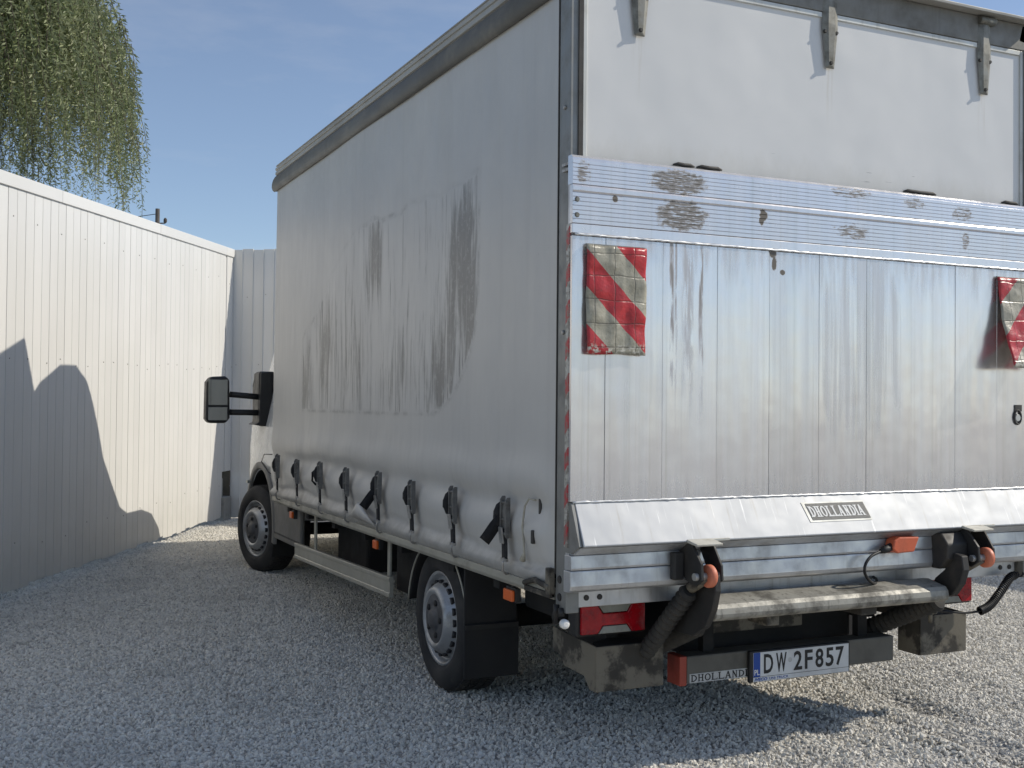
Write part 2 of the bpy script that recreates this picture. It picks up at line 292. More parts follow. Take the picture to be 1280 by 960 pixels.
def mk_stone():
    n = NT('stone', 0.85); r = n.rnd(); p = n.pos()
    ramp = n.new('ShaderNodeValToRGB'); e = ramp.color_ramp.elements
    e[0].position = 0; e[0].color = (0.43, 0.405, 0.365, 1); e[1].position = 1; e[1].color = (0.88, 0.85, 0.775, 1)
    for q, cc in ((0.18, (0.61, 0.58, 0.52)), (0.55, (0.78, 0.745, 0.665)), (0.8, (0.80, 0.75, 0.65)), (0.93, (0.69, 0.665, 0.615))):
        k = e.new(q); k.color = (*cc, 1)
    n.t.links.new(r, ramp.inputs[0])
    c = n.mix(n.ss(n.noise(p, 70, 4), 0.4, 0.7, 0, 0.5), ramp.outputs[0], (0.56, 0.545, 0.51))
    c = n.mix(n.ss(n.noise(p, 1.6, 5, 0.65), 0.48, 0.68, 0, 0.26), c, (0.36, 0.34, 0.30)); n.col(c)
    return n.m
M['stone'] = mk_stone()

def mk_ground():
    n = NT('gravel_ground', 0.92); p = n.pos()
    v = n.voro(p, 42); g = n.sep(v)[0]; d = n.voro(p, 42, 'Distance')
    c = n.mix(g, (0.45, 0.43, 0.385), (0.70, 0.67, 0.605)); c = n.mix(n.ss(d, 0.35, 0.65), c, (0.32, 0.31, 0.29))
    c = n.mix(n.ss(n.noise(p, 0.5, 4), 0.4, 0.7, 0, 0.35), c, (0.46, 0.45, 0.42))
    n.col(c); n.bump(n.ma('SUBTRACT', 1.0, d), 0.9, 0.012); return n.m
M['ground'] = mk_ground()

def mk_leaf():
    n = NT('willow_leaf', 0.5); p = n.pos(); v = n.attr('tint')
    c = n.mix(v, (0.08, 0.125, 0.038), (0.36, 0.395, 0.17)); c = n.mix(n.ss(n.noise(p, 1.4, 3), 0.45, 0.7, 0, 0.6), c, (0.18, 0.175, 0.065))
    back = n.new('ShaderNodeNewGeometry').outputs['Backfacing']; c = n.mix(n.ma('MULTIPLY', back, 0.55), c, (0.22, 0.25, 0.17)); n.col(c)
    tr = n.new('ShaderNodeBsdfTranslucent'); n.t.links.new(c.node.outputs[2], tr.inputs[0]); ms = n.new('ShaderNodeMixShader'); ms.inputs[0].default_value = 0.38
    out = n.t.nodes['Material Output']; n.t.links.new(n.b.outputs[0], ms.inputs[1]); n.t.links.new(tr.outputs[0], ms.inputs[2]); n.t.links.new(ms.outputs[0], out.inputs[0])
    return n.m
M['leaf'] = mk_leaf()
M['bark'] = worn('bark', (0.11, 0.09, 0.065), (0.05, 0.042, 0.032), 0.9, 0, 5, bump=0.5)

# ------------------------------------------------------------------ mesh helpers
class MB:
    def __init__(s): s.v = []; s.f = []; s.mi = []; s.sm = []; s.cur = 0
    def add(s, vs, fs, smooth=False):
        b = len(s.v); s.v += [tuple(q) for q in vs]
        for f in fs: s.f.append(tuple(b + i for i in f)); s.mi.append(s.cur); s.sm.append(smooth)
        return s
    def box(s, x0, x1, y0, y1, z0, z1):
        return s.add([(x0, y0, z0), (x1, y0, z0), (x1, y1, z0), (x0, y1, z0), (x0, y0, z1), (x1, y0, z1), (x1, y1, z1), (x0, y1, z1)],
                     [(0, 3, 2, 1), (4, 5, 6, 7), (0, 1, 5, 4), (1, 2, 6, 5), (2, 3, 7, 6), (3, 0, 4, 7)])
    def prism(s, prof, axis, a0, a1, smooth=False):
        n = len(prof)
        def mk(a): return [((a, p, q) if axis == 'x' else (p, a, q) if axis == 'y' else (p, q, a)) for p, q in prof]
        s.add(mk(a0) + mk(a1), [(i, (i + 1) % n, n + (i + 1) % n, n + i) for i in range(n)], smooth)
        b = len(s.v) - 2 * n
        s.f.append(tuple(b + i for i in range(n))[::-1]); s.f.append(tuple(b + n + i for i in range(n))); s.mi += [s.cur] * 2; s.sm += [False] * 2
        return s
    def tube(s, pts, r, n=8, smooth=True, caps=True):
        pts = [Vector(p) for p in pts]; rs = r if isinstance(r, (list, tuple)) else [r] * len(pts)
        vs = []; up = Vector((0.123, 0.37, 0.92))
        for i, p in enumerate(pts):
            t = (pts[min(i + 1, len(pts) - 1)] - pts[max(i - 1, 0)]).normalized()
            a = t.cross(up)
            if a.length < 1e-3: a = t.cross(Vector((1, 0, 0)))
            a.normalize(); b = t.cross(a)
            for k in range(n):
                q = 2 * PI * k / n; vs.append(p + (a * math.cos(q) + b * math.sin(q)) * rs[i])
        fs = [(i * n + k, i * n + (k + 1) % n, (i + 1) * n + (k + 1) % n, (i + 1) * n + k) for i in range(len(pts) - 1) for k in range(n)]
        s.add(vs, fs, smooth)
        if caps:
            b = len(s.v) - len(vs); s.f.append(tuple(b + k for k in range(n))[::-1]); s.f.append(tuple(len(s.v) - n + k for k in range(n))); s.mi += [s.cur] * 2; s.sm += [False] * 2
        return s
    def cyl(s, p0, p1, r, n=16): return s.tube([p0, p1], r, n)
    def lathe(s, prof, n=40, smooth=True):   # profile (r, x) turned about x
        vs = [(x, r * math.cos(2 * PI * k / n), r * math.sin(2 * PI * k / n)) for r, x in prof for k in range(n)]
        fs = [(i * n + k, i * n + (k + 1) % n, (i + 1) * n + (k + 1) % n, (i + 1) * n + k) for i in range(len(prof) - 1) for k in range(n)]
        return s.add(vs, fs, smooth)
    def grid(s, P, smooth=True):             # P[i][j] points
        a, b = len(P), len(P[0]); vs = [q for row in P for q in row]
        return s.add(vs, [(i * b + j, (i + 1) * b + j, (i + 1) * b + j + 1, i * b + j + 1) for i in range(a - 1) for j in range(b - 1)], smooth)
    def mesh(s, name, mats):
        me = bpy.data.meshes.new(name); me.from_pydata(s.v, [], s.f)
        for m in (mats if isinstance(mats, (list, tuple)) else [mats]): me.materials.append(m)
        me.polygons.foreach_set('material_index', s.mi); me.polygons.foreach_set('use_smooth', s.sm); me.update(); return me
    def build(s, name, mats, parent=None, bevel=0.0, seg=2, fix=True):
        me = s.mesh(name, mats)
        if fix:
            bm = bmesh.new(); bm.from_mesh(me); bmesh.ops.recalc_face_normals(bm, faces=bm.faces); bm.to_mesh(me); bm.free()
        return link(name, me, parent, bevel, seg)

def link(name, me, parent=None, bevel=0.0, seg=2):
    o = bpy.data.objects.new(name, me); C.objects.link(o)
    if bevel:
        b = o.modifiers.new('bevel', 'BEVEL'); b.width = bevel; b.segments = seg; b.limit_method = 'ANGLE'; b.angle_limit = math.radians(40)
    if parent is not None: attach(o, parent)
    return o
def origin(o):
    v = o.location.copy(); q = o.parent
    return v
WORLD = {}
def attach(o, parent):      # parts are built in world coordinates; keep them there under their thing
    o.parent = parent; base = WORLD.get(parent.name, Matrix.Identity(4)); o.matrix_parent_inverse = base.inverted()
def copy_tree(o, parent, M0):   # copy a part and its sub-parts, moved by M0
    c = o.copy(); C.objects.link(c); c.parent = parent
    if parent is not None: c.matrix_parent_inverse = WORLD.get(parent.name, Matrix.Identity(4)).inverted()
    WORLD[c.name] = M0; c.matrix_basis = M0
    for ch in list(o.children):
        k = ch.copy(); C.objects.link(k); k.parent = c; k.matrix_parent_inverse = Matrix.Identity(4)
    return c
def thing(name, label, cat, loc, group=None):
    o = bpy.data.objects.new(name, None); C.objects.link(o); o.location = loc; o.empty_display_size = 0.3
    WORLD[o.name] = Matrix.Translation(loc); o['label'] = label; o['category'] = cat
    if group: o['group'] = group
    return o
def tag(o, label=None, cat=None, group=None, kind=None):
    for k, v in (('label', label), ('category', cat), ('group', group), ('kind', kind)):
        if v: o[k] = v
    return o

def text_mesh(body, size, mat, name, loc, sx=1.0, bold=0.0, extr=0.0012, align='LEFT', shear=0.0, rot=None):
    cu_ = bpy.data.curves.new('t', 'FONT'); cu_.body = body; cu_.size = size; cu_.extrude = extr; cu_.offset = bold; cu_.align_x = align; cu_.shear = shear; cu_.resolution_u = 3
    t = bpy.data.objects.new('t', cu_); C.objects.link(t); dg = bpy.context.evaluated_depsgraph_get(); dg.update()
    me = bpy.data.meshes.new_from_object(t.evaluated_get(dg)); bpy.data.objects.remove(t); bpy.data.curves.remove(cu_)
    R_ = rot if rot else Matrix(((1, 0, 0, 0), (0, 0, -1, 0), (0, 1, 0, 0), (0, 0, 0, 1)))
    me.transform(Matrix.Translation(loc) @ R_ @ Matrix.Diagonal((sx, 1, 1, 1))); me.name = name; me.materials.clear(); me.materials.append(mat)
    return me

def serif_word(word, w, h, stroke, gap):     # slab-serif capitals from strokes, flat polygons in (x, z)
    polys = []
    def seg(a, b, t):
        a, b = Vector((*a, 0)), Vector((*b, 0)); d = (b - a).normalized(); nn = Vector((-d.y, d.x, 0)) * t / 2
        return [(a + nn), (a - nn), (b - nn), (b + nn)]
    def stem(x, ox, t=None):
        t = t or stroke
        polys.append([(ox + x - t / 2, 0), (ox + x + t / 2, 0), (ox + x + t / 2, h), (ox + x - t / 2, h)])
        for z in (0, h - stroke * 0.42): polys.append([(ox + x - t * 1.05, z), (ox + x + t * 1.05, z), (ox + x + t * 1.05, z + stroke * 0.42), (ox + x - t * 1.05, z + stroke * 0.42)])
    def ring(ox, a0, a1, cx, rx, n=14):
        for i in range(n):
            q0 = a0 + (a1 - a0) * i / n; q1 = a0 + (a1 - a0) * (i + 1) / n; k = 1 - stroke / rx; kz = 1 - 0.62 * stroke / (h / 2)
            polys.append([(ox + cx + rx * math.cos(q0), h / 2 + h / 2 * math.sin(q0)), (ox + cx + rx * math.cos(q1), h / 2 + h / 2 * math.sin(q1)),
                          (ox + cx + rx * k * math.cos(q1), h / 2 + h / 2 * kz * math.sin(q1)), (ox + cx + rx * k * math.cos(q0), h / 2 + h / 2 * kz * math.sin(q0))])
    ox = 0
    for c in word:
        ww = w * (0.42 if c == 'I' else 1)
        if c == 'I': stem(ww / 2, ox)
        elif c == 'H': stem(stroke, ox); stem(ww - stroke, ox); polys.append([(ox + stroke, h * 0.45), (ox + ww - stroke, h * 0.45), (ox + ww - stroke, h * 0.56), (ox + stroke, h * 0.56)])
        elif c == 'L': stem(stroke, ox); polys.append([(ox + stroke, 0), (ox + ww, 0), (ox + ww, h * 0.3), (ox + ww * 0.86, h * 0.13), (ox + stroke, h * 0.13)])
        elif c == 'D': stem(stroke, ox); ring(ox, -PI / 2, PI / 2, stroke * 1.1, ww - stroke * 1.1)
        elif c == 'O': ring(ox, 0, 2 * PI, ww / 2, ww / 2, 24)
        elif c == 'N':
            stem(stroke, ox, stroke * 0.7); stem(ww - stroke, ox, stroke * 0.7); polys.append([(p.x + ox, p.y) for p in seg((stroke * .8, h), (ww - stroke * .8, 0), stroke)])
        elif c == 'A':
            polys.append([(p.x + ox, p.y) for p in seg((stroke * .6, 0), (ww / 2, h), stroke * .7)]); polys.append([(p.x + ox, p.y) for p in seg((ww - stroke * .6, 0), (ww / 2, h), stroke * 1.1)])
            polys.append([(ox + ww * .28, h * .28), (ox + ww * .72, h * .28), (ox + ww * .72, h * .38), (ox + ww * .28, h * .38)])
            for xx in (stroke * .6, ww - stroke * .6): polys.append([(ox + xx - stroke * .9, 0), (ox + xx + stroke * .9, 0), (ox + xx + stroke * .9, stroke * .42), (ox + xx - stroke * .9, stroke * .42)])
        ox += ww + gap
    return polys, ox - gap

# ------------------------------------------------------------------ ground
def gz(x, y):
    x = np.asarray(x, float); y = np.asarray(y, float)
    z = 0.008 * np.clip(y - 1.4, 0, 9) + 0.009 * np.sin(1.7 * x + 0.6 * y) * np.sin(1.1 * y + 1.3) + 0.006 * np.sin(4.3 * x - 2.2 * y + 1) * np.sin(3.1 * y + x) + 0.005 * np.sin(11 * x + 3 * y) * np.sin(9 * y - 4 * x) + 0.004 * np.sin(17 * x - 13 * y + 2) * np.sin(6 * x + 15 * y)
    for xc, d, wd in ((1.30, 0.045, 0.075), (1.69, 0.055, 0.07), (2.02, 0.045, 0.08), (2.5, 0.03, 0.1), (0.05, 0.012, 0.2)):
        q = x - xc - 0.05 * np.sin(1.9 * y + xc * 5); k = 1 / (1 + np.exp((y - 0.55) * 7)) * (0.55 + 0.45 * np.sin(5.1 * y + 9 * xc))
        z = z + k * (-d * np.exp(-(q / wd) ** 2) + 0.55 * d * np.exp(-((np.abs(q) - wd * 1.7) / (wd * 0.8)) ** 2))
    far = 1 / (1 + np.exp((np.hypot(x - 2, y - 3) - 14) * 1.2))
    return z * far
def axis(lo, hi, c0, c1, st):
    a = list(np.arange(c0, c1, st)); d = st; q = c1
    while q < hi: a.append(q); d *= 1.35; q += d
    a.append(hi); d = st; q = c0 - st
    while q > lo: a.insert(0, q); d *= 1.35; q -= d
    a.insert(0, lo); return np.array(a)
ax_, ay_ = axis(-900, 900, -3.5, 6.5, 0.09), axis(-900, 1400, -2.6, 10.5, 0.09)
X, Y = np.meshgrid(ax_, ay_, indexing='ij'); Z = gz(X, Y)
mb = MB(); mb.grid([[(X[i, j], Y[i, j], Z[i, j]) for j in range(len(ay_))] for i in range(len(ax_))])
gr = mb.build('ground', M['ground'], fix=False); tag(gr, 'pale crushed stone yard ground', 'ground', kind='structure')

# loose gravel: instanced broken stones
def gravel():
    xs, ys = np.arange(-2.9, 6.61, 0.1), np.arange(-1.3, 9.41, 0.1)
    mb = MB(); pts = [[(x, y, float(gz(x, y)) + 0.001) for y in ys] for x in xs]; mb.grid(pts)
    o = mb.build('gravel', M['stone'], fix=False)
    ng = bpy.data.node_groups.new('gravel_scatter', 'GeometryNodeTree')
    ng.interface.new_socket('Geometry', in_out='INPUT', socket_type='NodeSocketGeometry'); ng.interface.new_socket('Geometry', in_out='OUTPUT', socket_type='NodeSocketGeometry')
    nd = ng.nodes; L = ng.links; gi = nd.new('NodeGroupInput'); go = nd.new('NodeGroupOutput')
    join = nd.new('GeometryNodeJoinGeometry')
    for k in range(5):
        ico = nd.new('GeometryNodeMeshIcoSphere'); ico.inputs['Radius'].default_value = 1.0; ico.inputs['Subdivisions'].default_value = 1 if k < 3 else 2
        sp = nd.new('GeometryNodeSetPosition'); nt_ = nd.new('ShaderNodeTexNoise'); nt_.noise_dimensions = '4D'; nt_.inputs['W'].default_value = 3.7 * k + 1; nt_.inputs['Scale'].default_value = 0.9
        sub = nd.new('ShaderNodeVectorMath'); sub.operation = 'SUBTRACT'; sub.inputs[1].default_value = (0.5, 0.5, 0.5)
        scl = nd.new('ShaderNodeVectorMath'); scl.operation = 'SCALE'; scl.inputs['Scale'].default_value = 2.6
        L.new(nt_.outputs['Color'], sub.inputs[0]); L.new(sub.outputs[0], scl.inputs[0]); L.new(scl.outputs[0], sp.inputs['Offset']); L.new(ico.outputs['Mesh'], sp.inputs['Geometry'])
        smt = nd.new('GeometryNodeSetMaterial'); smt.inputs['Material'].default_value = M['stone']; L.new(sp.outputs[0], smt.inputs['Geometry'])
        ssm = nd.new('GeometryNodeSetShadeSmooth'); ssm.inputs['Shade Smooth'].default_value = False; L.new(smt.outputs[0], ssm.inputs[0])
        g2 = nd.new('GeometryNodeGeometryToInstance'); L.new(ssm.outputs[0], g2.inputs[0]); L.new(g2.outputs[0], join.inputs[0])
    dp = nd.new('GeometryNodeDistributePointsOnFaces'); dp.distribute_method = 'RANDOM'; dp.inputs['Density'].default_value = 4600; dp.inputs['Seed'].default_value = 3
    L.new(gi.outputs[0], dp.inputs['Mesh'])
    iop = nd.new('GeometryNodeInstanceOnPoints'); iop.inputs['Pick Instance'].default_value = True
    L.new(dp.outputs['Points'], iop.inputs['Points']); L.new(join.outputs[0], iop.inputs['Instance'])
    rr = nd.new('FunctionNodeRandomValue'); rr.data_type = 'FLOAT_VECTOR'; rr.inputs[0].default_value = (0, 0, 0); rr.inputs[1].default_value = (6.28, 6.28, 6.28); L.new(rr.outputs[0], iop.inputs['Rotation'])
    rs = nd.new('FunctionNodeRandomValue'); rs.data_type = 'FLOAT_VECTOR'; rs.inputs[0].default_value = (0.0042, 0.0038, 0.0034); rs.inputs[1].default_value = (0.0145, 0.0115, 0.0085); rs.inputs['Seed'].default_value = 5
    L.new(rs.outputs[0], iop.inputs['Scale']); L.new(iop.outputs[0], go.inputs[0])
    md = o.modifiers.new('scatter', 'NODES'); md.node_group = ng
    tag(o, 'loose pale grey crushed gravel covering the yard', 'gravel', kind='stuff')
gravel()

# ------------------------------------------------------------------ fences
FD = Vector((0.47011533, 0.88260499, 0)); FN = Vector((0.88260499, -0.47011533, 0)); FA = Vector((-1.75, 4.674, 0))
def fence(name, label, A, D, N, a0, a1, pitch, ztop0, zslope, zbase, cap=True, hole=None, gap=0.005, screw_rows=(), standing=False):
    root = thing(name, label, 'fence', A + D * ((a0 + a1) / 2))
    def P(a, d, z): q = A + D * a + N * d; return (q.x, q.y, z)
    def bx(mb, aa, ab, d0, d1, z0, z1, zs=True):
        t0 = z1(aa) if callable(z1) else z1; t1 = z1(ab) if callable(z1) else z1
        b0 = z0(aa) if callable(z0) else z0; b1 = z0(ab) if callable(z0) else z0
        mb.add([P(aa, d0, b0), P(ab, d0, b1), P(ab, d1, b1), P(aa, d1, b0), P(aa, d0, t0), P(ab, d0, t1), P(ab, d1, t1), P(aa, d1, t0)],
               [(0, 3, 2, 1), (4, 5, 6, 7), (0, 1, 5, 4), (1, 2, 6, 5), (2, 3, 7, 6), (3, 0, 4, 7)])
    zt = lambda a: ztop0 + zslope * a
    base = lambda a: zbase + float(gz(*(A + D * a).xy))
    mb = MB(); hx0, hx1, hz = hole if hole else (a1, a1, 0)
    bx(mb, a0, hx0, -0.03, -0.012, lambda a: base(a) + 0.01, lambda a: zt(a) - 0.012)
    if hole: bx(mb, hx0, a1, -0.03, -0.012, hz, lambda a: zt(a) - 0.012)
    mb.build('backing_sheet', M['fence'], root)
    rl = MB()
    for z in (0.45, 1.72, 2.62): bx(rl, a0, hx0 - 0.01 if z < 1 else a1, -0.09, -0.032, z, z + 0.05)
    rl.build('rail', M['trim_alu'], root)
    k = int((a1 - a0) / pitch + 0.999)
    for i in range(k):
        s0 = a0 + i * pitch; s1 = min(a1, s0 + pitch) - gap
        if s1 - s0 < 0.015: continue
        b = MB(); jz = random.uniform(-0.012, 0.012); jd = random.uniform(-0.0012, 0.0012)
        zb = (lambda a: hz) if hole and s1 > hx0 + 0.02 else (lambda a, jz=jz: base(a) + jz)
        top = (lambda a: zt(a) - 0.085) if cap else (lambda a, jz=jz: zt(a) + jz * 0.6)
        if hole and s0 < hx0 < s1 - 0.02: s1 = hx0
        bx(b, s0, s1, -0.011 + jd, 0.0 + jd, zb, top)
        if standing: bx(b, s1 - 0.004, s1 + gap + 0.005, -0.010, 0.011, zb, top)
        b.build('panel', M['fence'], root, 0.0025, 1)
    if cap:
        q = a0
        while q < a1 - 0.05:
            e = min(a1, q + 2.0); b = MB(); bx(b, q, e - 0.003, -0.05, 0.014, lambda a: zt(a) - 0.09, lambda a: zt(a)); b.build('cap_rail', M['fence'], root, 0.004, 2); q += 2.0
    sm = MB().tube([(0, 0, 0), (0.004, 0, 0)], [0.0055, 0.004], 8).mesh('screw', M['screw'])
    ang = math.atan2(N.y, N.x)
    for z, every, off in screw_rows:
        for i in range(k):
            if (i + off) % every: continue
            a = a0 + (i + 0.5) * pitch + random.uniform(-.03, .03)
            if a > a1 - 0.02: continue
            o = link('screw', sm, root); o.matrix_basis = Matrix.Translation(P(a, 0.001, z + 0.02 * a + random.uniform(-.03, .03))) @ Matrix.Rotation(ang, 4, 'Z')
    return root
fence('panel_fence', 'long white fence of narrow vertical steel strips with a flat cap rail', FA, FD, FN, -3.2, 5.08, 0.124, 2.875, 0.0355, 0.05, True, (4.80, 5.08, 0.60), screw_rows=((0.36, 3, 0), (1.62, 2, 0), (2.58, 3, 1)))
RC = FA + FD * 5.09
RD = FN.copy(); RN = -FD
fence('sheet_fence', 'plain pale grey sheet fence with thin standing seams closing the yard ahead of the truck', RC, RD, RN, -0.255, 9.3, 0.118, 3.06, 0.0, 0.03, False, gap=0.0015, screw_rows=((1.75, 2, 0), (2.55, 2, 1)), standing=True)
q = RC + RD * 9.3
fence('unseen_fence', 'unseen tall pale fence to the right of the truck, added to cast a shadow into the yard', q, Vector((0.03, -1, 0)).normalized(), Vector((-1, -0.03, 0)).normalized(), 0.05, 9.0, 0.25, 3.06, 0.0, 0.03, False, standing=True)  # out of view, added at a guessed position to cast the right-hand shadow
# concrete block in the gap at the fence corner
bp = FA + FD * 4.945
blk = MB(); 
def fp(a, d, z): v = FA + FD * a + FN * d; return (v.x, v.y, z)
for a, b_, d0, d1, z0, z1 in ((4.79, 5.05, -0.10, 0.02, 0.0, 0.32), (4.92, 4.97, -0.095, -0.05, 0.3, 0.52)):
    blk.add([fp(a, d0, z0), fp(b_, d0, z0), fp(b_, d1, z0), fp(a, d1, z0), fp(a, d0, z1), fp(b_, d0, z1), fp(b_, d1, z1), fp(a, d1, z1)],
            [(0, 3, 2, 1), (4, 5, 6, 7), (0, 1, 5, 4), (1, 2, 6, 5), (2, 3, 7, 6), (3, 0, 4, 7)])
tag(blk.build('concrete_block', M['concrete'], None, 0.008, 2), 'rough grey concrete footing block in the square gap at the fence corner', 'block')

bo_ = MB(); bo_.add([fp(a, d, z) for z in (-0.05, 0.75) for a, d in ((5.055, -0.24), (5.08, -0.24), (5.08, -0.004), (5.055, -0.004))], [(0, 3, 2, 1), (4, 5, 6, 7), (0, 1, 5, 4), (1, 2, 6, 5), (2, 3, 7, 6), (3, 0, 4, 7)])
tag(bo_.build('gap_dark_board', M['bark'], None, 0.004, 1), 'dark board added to make the square gap at the fence corner look dark inside', 'board')  # added board; its dark colour stands in for shade inside the gap

# ------------------------------------------------------------------ truck
T = thing('delivery_truck', 'grey curtain sided delivery truck with a closed aluminium tail lift', 'truck', (1.16, 2.6, 0))
W_ = 2.32; L_ = 4.44
def part(mb, name, mat, parent=None, bevel=0.0, seg=2, fix=True): return mb.build(name, mat, parent or T, bevel, seg, fix)

# box body
part(MB().box(0.06, W_ - 0.06, 0.10, L_ - 0.06, 2.955, 2.985), 'roof', M['roof_alu'])
part(MB().box(0.03, W_ - 0.03, L_ - 0.045, L_ - 0.005, 0.70, 2.97), 'front_wall', M['panel'], bevel=0.004)
part(MB().box(0.05, W_ - 0.05, 0.10, L_ - 0.06, 0.665, 0.715), 'floor', M['under'])
ys = np.arange(0.088, L_ + 0.001, 0.0145); zs = np.arange(0.700, 2.881, 0.0145)
YY, ZZ = np.meshgrid(ys, zs, indexing='ij')
SY = [4.19, 3.65, 3.105, 2.565, 2.005, 1.50, 0.985, 0.455]
def wob(y, s): return 0.5 * np.sin(2.3 * y + s) + 0.3 * np.sin(5.1 * y + 2 * s) + 0.2 * np.sin(11.3 * y + 3 * s)
def curtain_off(Y, Z):
    o = 0.004 * np.sin(1.6 * Y + 0.7) * np.sin(1.5 * Z) + 0.0025 * np.sin(4.2 * Y + 1.3 * Z)
    near = sum(np.exp(-((Y - s) / 0.10) ** 2) for s in SY); amp = 0.8 + 0.35 * wob(Y, 1.0)
    zc = 0.012 * wob(Y * 1.7, 2.2)
    o = o + amp * (0.016 * np.exp(-((Z - 1.085 - zc) / 0.07) ** 2) - 0.016 * np.exp(-((Z - 0.985 - zc) / 0.04) ** 2) + 0.022 * np.exp(-((Z - 0.885 - zc) / 0.055) ** 2))
    o = o - near * 0.012 * np.exp(-((Z - 0.87) / 0.11) ** 2)
    o = o - 0.012 * np.exp(-((Z - 0.775 - 0.02 * wob(Y * 1.3, 4)) / 0.018) ** 2) + (0.016 - 0.01 * near + 0.004 * wob(Y * 3, 1)) * np.exp(-((Z - 0.728) / 0.02) ** 2)
    o = o + 0.004 * np.exp(-((Y - 0.55 - 0.35 * (Z - 1.0)) / 0.05) ** 2) * np.exp(-((Z - 1.2) / 0.2) ** 2)
    e = np.clip((Y - 0.09) / 0.10, 0, 1); e = e * e * (3 - 2 * e)
    return o * e + 0.001
OFF = curtain_off(YY, ZZ)
mb = MB(); mb.grid([[(-OFF[i, j], ys[i], zs[j]) for j in range(len(zs))] for i in range(len(ys))])
cur = part(mb, 'side_curtain', M['curtain'], fix=False)
me = cur.data
top_ = np.minimum(2.335, 1.76 + (3.70 - YY) * 0.52); wv = 0.012 * np.sin(9 * YY) + 0.008 * np.sin(23 * YY + 1)
sd_ = np.minimum.reduce([3.69 - YY, YY - 0.80, ZZ - 1.302, (top_ + wv - ZZ) * 0.9])
cor = (YY < 1.42) & (ZZ < 1.86); el_ = (1 - np.sqrt(((1.42 - YY) / 0.62) ** 2 + ((1.86 - ZZ) / 0.56) ** 2)) * 0.58
sd_ = np.where(cor, np.minimum(sd_, el_), sd_); soft = np.clip(sd_ / 0.022, 0, 1); inside = soft > 0
def g2(y, z, sy, sz): return np.exp(-((YY - y) / sy) ** 2 - ((ZZ - z) / sz) ** 2)
den = 0.20 + 0.62 * g2(1.04, 1.95, 0.13, 0.26) + 0.62 * g2(0.88, 1.66, 0.09, 0.28) + 0.55 * g2(1.2, 1.5, 0.16, 0.25) + 0.7 * g2(3.6, 1.46, 0.12, 0.22) + 0.6 * g2(3.15, 1.70, 0.16, 0.3) + 0.75 * g2(2.2, 2.16, 0.11, 0.2) + 0.35 * g2(2.6, 1.6, 0.3, 0.3) + 0.3 * g2(1.8, 1.5, 0.25, 0.22) + 0.4 * g2(0.9, 2.2, .12, .2)
stain = soft * np.clip(den, 0, 1)
edge = np.exp(-((sd_ - 0.008) / 0.011) ** 2) * np.where(ZZ > 1.9, np.where((YY < 0.84) | (YY < 2.4) & (YY > 1.7), 0.8, 0.25), 0.75)
for nm, ar in (('stain', stain), ('edge', edge)):
    at = me.attributes.new(nm, 'FLOAT', 'POINT'); at.data.foreach_set('value', ar.ravel().astype(np.float32))
# right curtain, front edge
part(MB().box(W_ - 0.012, W_ + 0.002, 0.09, L_, 0.70, 2.88), 'side_curtain', M['curtain'])
# folded-up corner of the hem by the fifth strap
fA, fB, fC = Vector((-0.030, 2.50, 0.735)), Vector((-0.048, 2.30, 0.835)), Vector((-0.040, 2.04, 0.728))
def fpt(t, u):
    base = fA.lerp(fC, t); tip = fB.lerp(fC, max(0, (t - 0.35) / 0.65)) if t > 0.35 else fA.lerp(fB, t / 0.35)
    q = base.lerp(tip, u); q.x -= 0.022 * math.sin(PI * u) * math.sin(PI * min(1, t * 1.1)); return tuple(q)
fl = MB(); fl.grid([[fpt(t, u) for u in np.linspace(0, 1, 7)] for t in np.linspace(0, 1, 14)])
o = part(fl, 'folded_hem', M['curtain'], cur, fix=False); sd = o.modifiers.new('s', 'SOLIDIFY'); sd.thickness = 0.003
# slots and cord at the rear of the curtain
for z0, z1 in ((0.945, 1.015), (0.845, 0.895)): xo_ = -float(curtain_off(np.array(0.214), np.array((z0 + z1) / 2))); part(MB().box(xo_ - 0.008, xo_ + 0.004, 0.206, 0.222, z0, z1), 'slot_strip', M['seal'], cur, 0.002)
part(MB().tube([(-0.012, 0.222, 1.005), (-0.03, 0.245, 1.01), (-0.035, 0.27, 0.98), (-0.028, 0.305, 0.90), (-0.024, 0.30, 0.84), (-0.024, 0.295, 0.80), (-0.024, 0.31, 0.772)], [0.004, 0.004, 0.004, 0.004, 0.004, 0.005, 0.013], 8), 'tie_cord', M['cord'], cur)
part(MB().tube([(-0.01, 4.44, 0.99), (-0.03, 4.60, 0.985), (-0.04, 4.64, 0.93), (-0.02, 4.50, 0.86), (-0.01, 4.44, 0.85)], 0.0035, 6), 'tie_cord', M['cable'], cur)

# straps: one built, then copied
def strap(i, y):
    s = MB().box(-0.0305, -0.0265, -0.019, 0.019, 0.035, 0.18); w_ = link('tension_strap', s.mesh('tension_strap', M['webbing']), None)
    return w_
sm_ = MB(); sm_.grid([[(-0.027 - 0.004 * math.sin(9 * b), a, 0.03 + b) for b in np.linspace(0, 0.17, 8)] for a in (-0.019, 0.019)])
strap0 = link('tension_strap', sm_.mesh('tension_strap', M['webbing'])); sd = strap0.modifiers.new('s', 'SOLIDIFY'); sd.thickness = 0.004
bk = MB(); side_ = [(-0.022, 0.122), (-0.036, 0.118), (-0.043, 0.128), (-0.044, 0.262), (-0.036, 0.275), (-0.022, 0.275)]
bk.prism(side_, 'y', -0.024, -0.019)
bk.prism([(p - 0.002, q_ + 0.004) for p, q_ in side_], 'y', 0.010, 0.015)
bk.prism([(-0.026, 0.15), (-0.036, 0.155), (-0.038, 0.22), (-0.034, 0.262), (-0.026, 0.262)], 'y', -0.019, 0.010)
for zz in (0.255, 0.19, 0.135): bk.cyl((-0.038, -0.027, zz), (-0.038, 0.018, zz), 0.005, 8)
